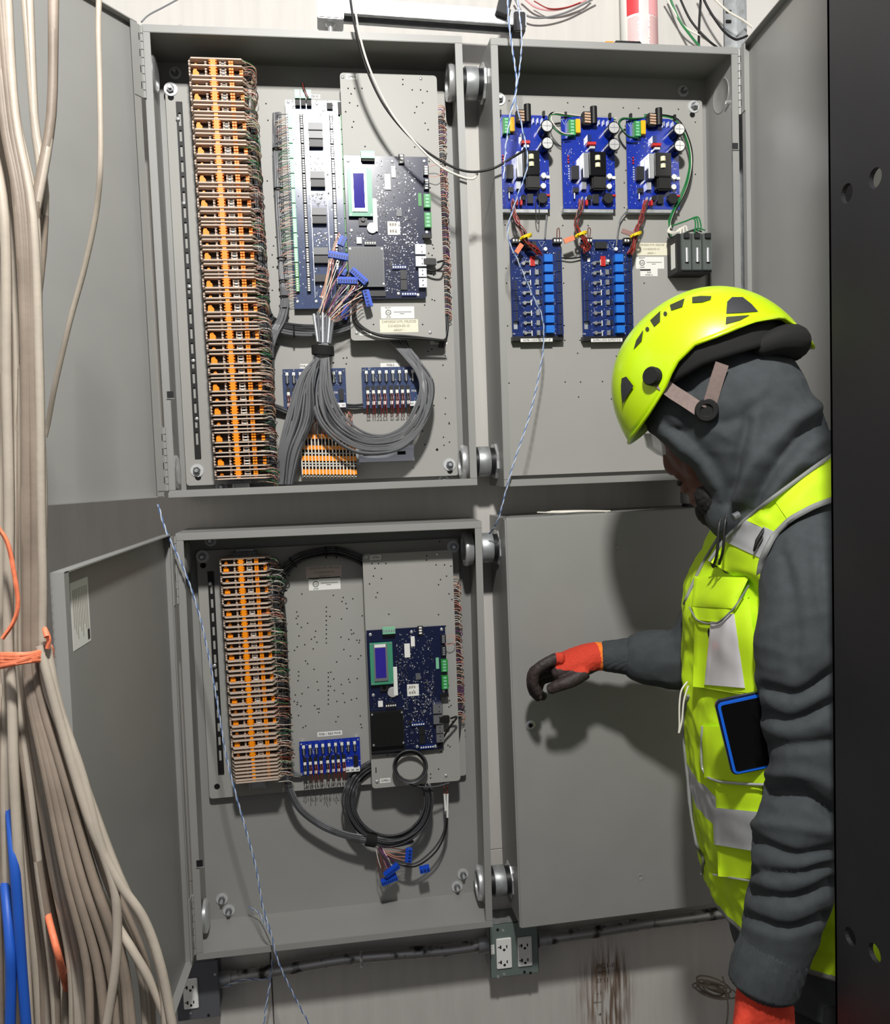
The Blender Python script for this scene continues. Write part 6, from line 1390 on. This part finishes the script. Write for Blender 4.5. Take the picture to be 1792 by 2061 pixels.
hel = link('helmet', me, PER, label='fluorescent yellow climbing style safety helmet'); sm = hel.modifiers.new('shell', 'SOLIDIFY'); sm.thickness = .005; sm.offset = -1
bpy.context.view_layer.update(); BH = tree(hel)
def zq(x, y): return (1230+x/3.813, 540+y/3.813)
def decal(name, pts, mt, h=.0012, both=True, bv=BH, parent=hel, dense=5):
    P = []
    for i in range(len(pts)):
        a, b = zq(*pts[i]), zq(*pts[(i+1) % len(pts)])
        for k in range(dense): P.append((a[0]+(b[0]-a[0])*k/dense, a[1]+(b[1]-a[1])*k/dense))
    cx, cy = sum(p[0] for p in P)/len(P), sum(p[1] for p in P)/len(P); rings_ = []
    for s_ in (1, .66, .33): rings_.append([(cx+(p[0]-cx)*s_, cy+(p[1]-cy)*s_) for p in P])
    V3 = []; n = len(P)
    for r_ in rings_+[[(cx, cy)]]:
        for q in r_:
            hh, nn_, d = shoot(bv, *q)
            if hh is None: return
            V3.append(hh+nn_*h)
    fs = [(j*n+i, j*n+(i+1) % n, (j+1)*n+(i+1) % n, (j+1)*n+i) for j in range(2) for i in range(n)]+[(2*n+i, 2*n+(i+1) % n, 3*n) for i in range(n)]
    for s_ in ((1, -1) if both else (1,)):
        MB().add([p if s_ == 1 else p-vh*(2*(p-HC).dot(vh)) for p in V3], fs).build(name, mt, parent, smooth=60)
mat('vent', (46, 50, 30), .7); mat('sticker', (226, 232, 214), .4)
decal('vent', [(252, 475), (240, 560), (178, 625), (198, 555)], 'vent'); decal('vent', [(305, 402), (382, 330), (380, 412), (335, 452)], 'vent'); decal('vent', [(455, 285), (567, 235), (550, 300), (465, 328)], 'vent')
decal('vent', [(625, 225), (690, 216), (772, 218), (765, 245), (700, 266), (625, 270)], 'vent'); decal('vent', [(885, 350), (892, 260), (930, 225), (1010, 225), (1080, 280), (1128, 335), (1000, 345)], 'helmet_pad'); decal('vent', [(885, 376), (1065, 362), (990, 402), (880, 432)], 'vent')
for cx, cy in ((283, 470), (420, 352)): decal('vent', [(cx+15*math.cos(a), cy+18*math.sin(a)) for a in [2*PI*k/8 for k in range(8)]], 'vent', dense=2)
decal('front_clip', [(95, 845), (130, 832), (184, 905), (130, 985), (100, 1040), (88, 900)], 'helmet_pad', .003)
decal('sticker', [(310, 300), (380, 230), (440, 205), (400, 265), (330, 320)], 'sticker', both=False); decal('sticker', [(1020, 145), (1100, 180), (1190, 235), (1140, 240), (1060, 190)], 'sticker', both=False)
# rear bump and visor lip
MB().tube([hpt(2*PI*i/60, 0, .0005) for i in range(61)], .0028, 6).build('rim_edge', 'helmet_shell', hel, smooth=60)
# headband and rear cradle
m = MB(); rs = []
for j, (du, g) in enumerate(((.092, -.018), (.080, -.014), (.048, -.014), (.040, -.016))):
    rs.append([HC+eF*((A_+g-.012)*math.cos(2*PI*i/40))+eS*((WS+g)*math.sin(2*PI*i/40))+eU*(du-.028*max(0, -math.cos(2*PI*i/40))) for i in range(40)])
m.loft(rs, False); hb = m.build('headband', 'soft_black', hel, smooth=60); hb.modifiers.new('t', 'SOLIDIFY').thickness = .004
m = MB(); hlimb(m, [(H(1520, 712, -.075), .014, .012), (H(1556, 698, -.066), .020, .020), (H(1584, 692, -.04), .026, .03), (H(1590, 692, 0), .026, .03), (H(1584, 692, .04), .026, .03), (H(1550, 700, .07), .018, .02)], 14); link('rear_cradle', fused(m, 'rear_cradle', .003, 'soft_black', smooth_it=2), hel)
yn_ = YH-.118
p = shoot(BH, 1319, 760)[0]
q, nk, _d = shoot(BH, 1316, 758)
MB().lathe(q, nk, [(-.004, .0145), (.008, .0145), (.011, .0125), (.011, 0)], 24).build('side_knob', 'soft_black', hel, smooth=40)
def ribbon(name, pts, w, mt):
    P = curve(pts, 5); k = len(P); m = MB(); rs = []
    for i in range(k):
        d = (P[min(i+1, k-1)]-P[max(i-1, 0)]).normalized(); s_ = d.cross(V(0, -1, 0)).normalized(); f_ = V(0, -1, 0)
        rs.append([P[i]+s_*w+f_*.0008, P[i]-s_*w+f_*.0008, P[i]-s_*w-f_*.0008, P[i]+s_*w-f_*.0008])
    return m.loft(rs).build(name, mt, hel, smooth=40)
def onhood(px, py, l=.004):
    h, n, d = shoot(BS, px, py); return h-d*l if h is not None else U(px, py, yn_)
ribbon('chin_strap', [q+V(.006, -.004, -.006), onhood(1350, 786, .024), onhood(1378, 804, .014), onhood(1408, 824, .010)], .011, 'strap'); ribbon('chin_strap', [onhood(1454, 732, .022), onhood(1443, 766, .012), onhood(1433, 800, .008), onhood(1426, 822, .008)], .0105, 'strap')
bk, bn, _d = shoot(BS, 1423, 826)
MB().lathe(bk-_d*.006, -_d, [(-.006, .0175), (.006, .0175), (.009, .0155), (.009, .010), (.006, .008), (.006, 0)], 24).build('strap_buckle', 'soft_black', hel, smooth=40)
# safety glasses
m = MB(); gl = []
for (px, py), hw in (((1302, 872), .052), ((1308, 898), .056), ((1328, 912), .056), ((1352, 922), .046)):
    c = H(px, py); gl.append([c+V(.030*abs(k/5)**2, .9*hw*k/5*1.15, 0) for k in range(-5, 6)])
n_ = 11; m.add([p for r_ in gl for p in r_], [(j*n_+i, j*n_+i+1, (j+1)*n_+i+1, (j+1)*n_+i) for j in range(3) for i in range(n_-1)])
g = m.build('safety_glasses', 'lens', PER, smooth=60, label='clear safety glasses'); g.modifiers.new('t', 'SOLIDIFY').thickness = .002
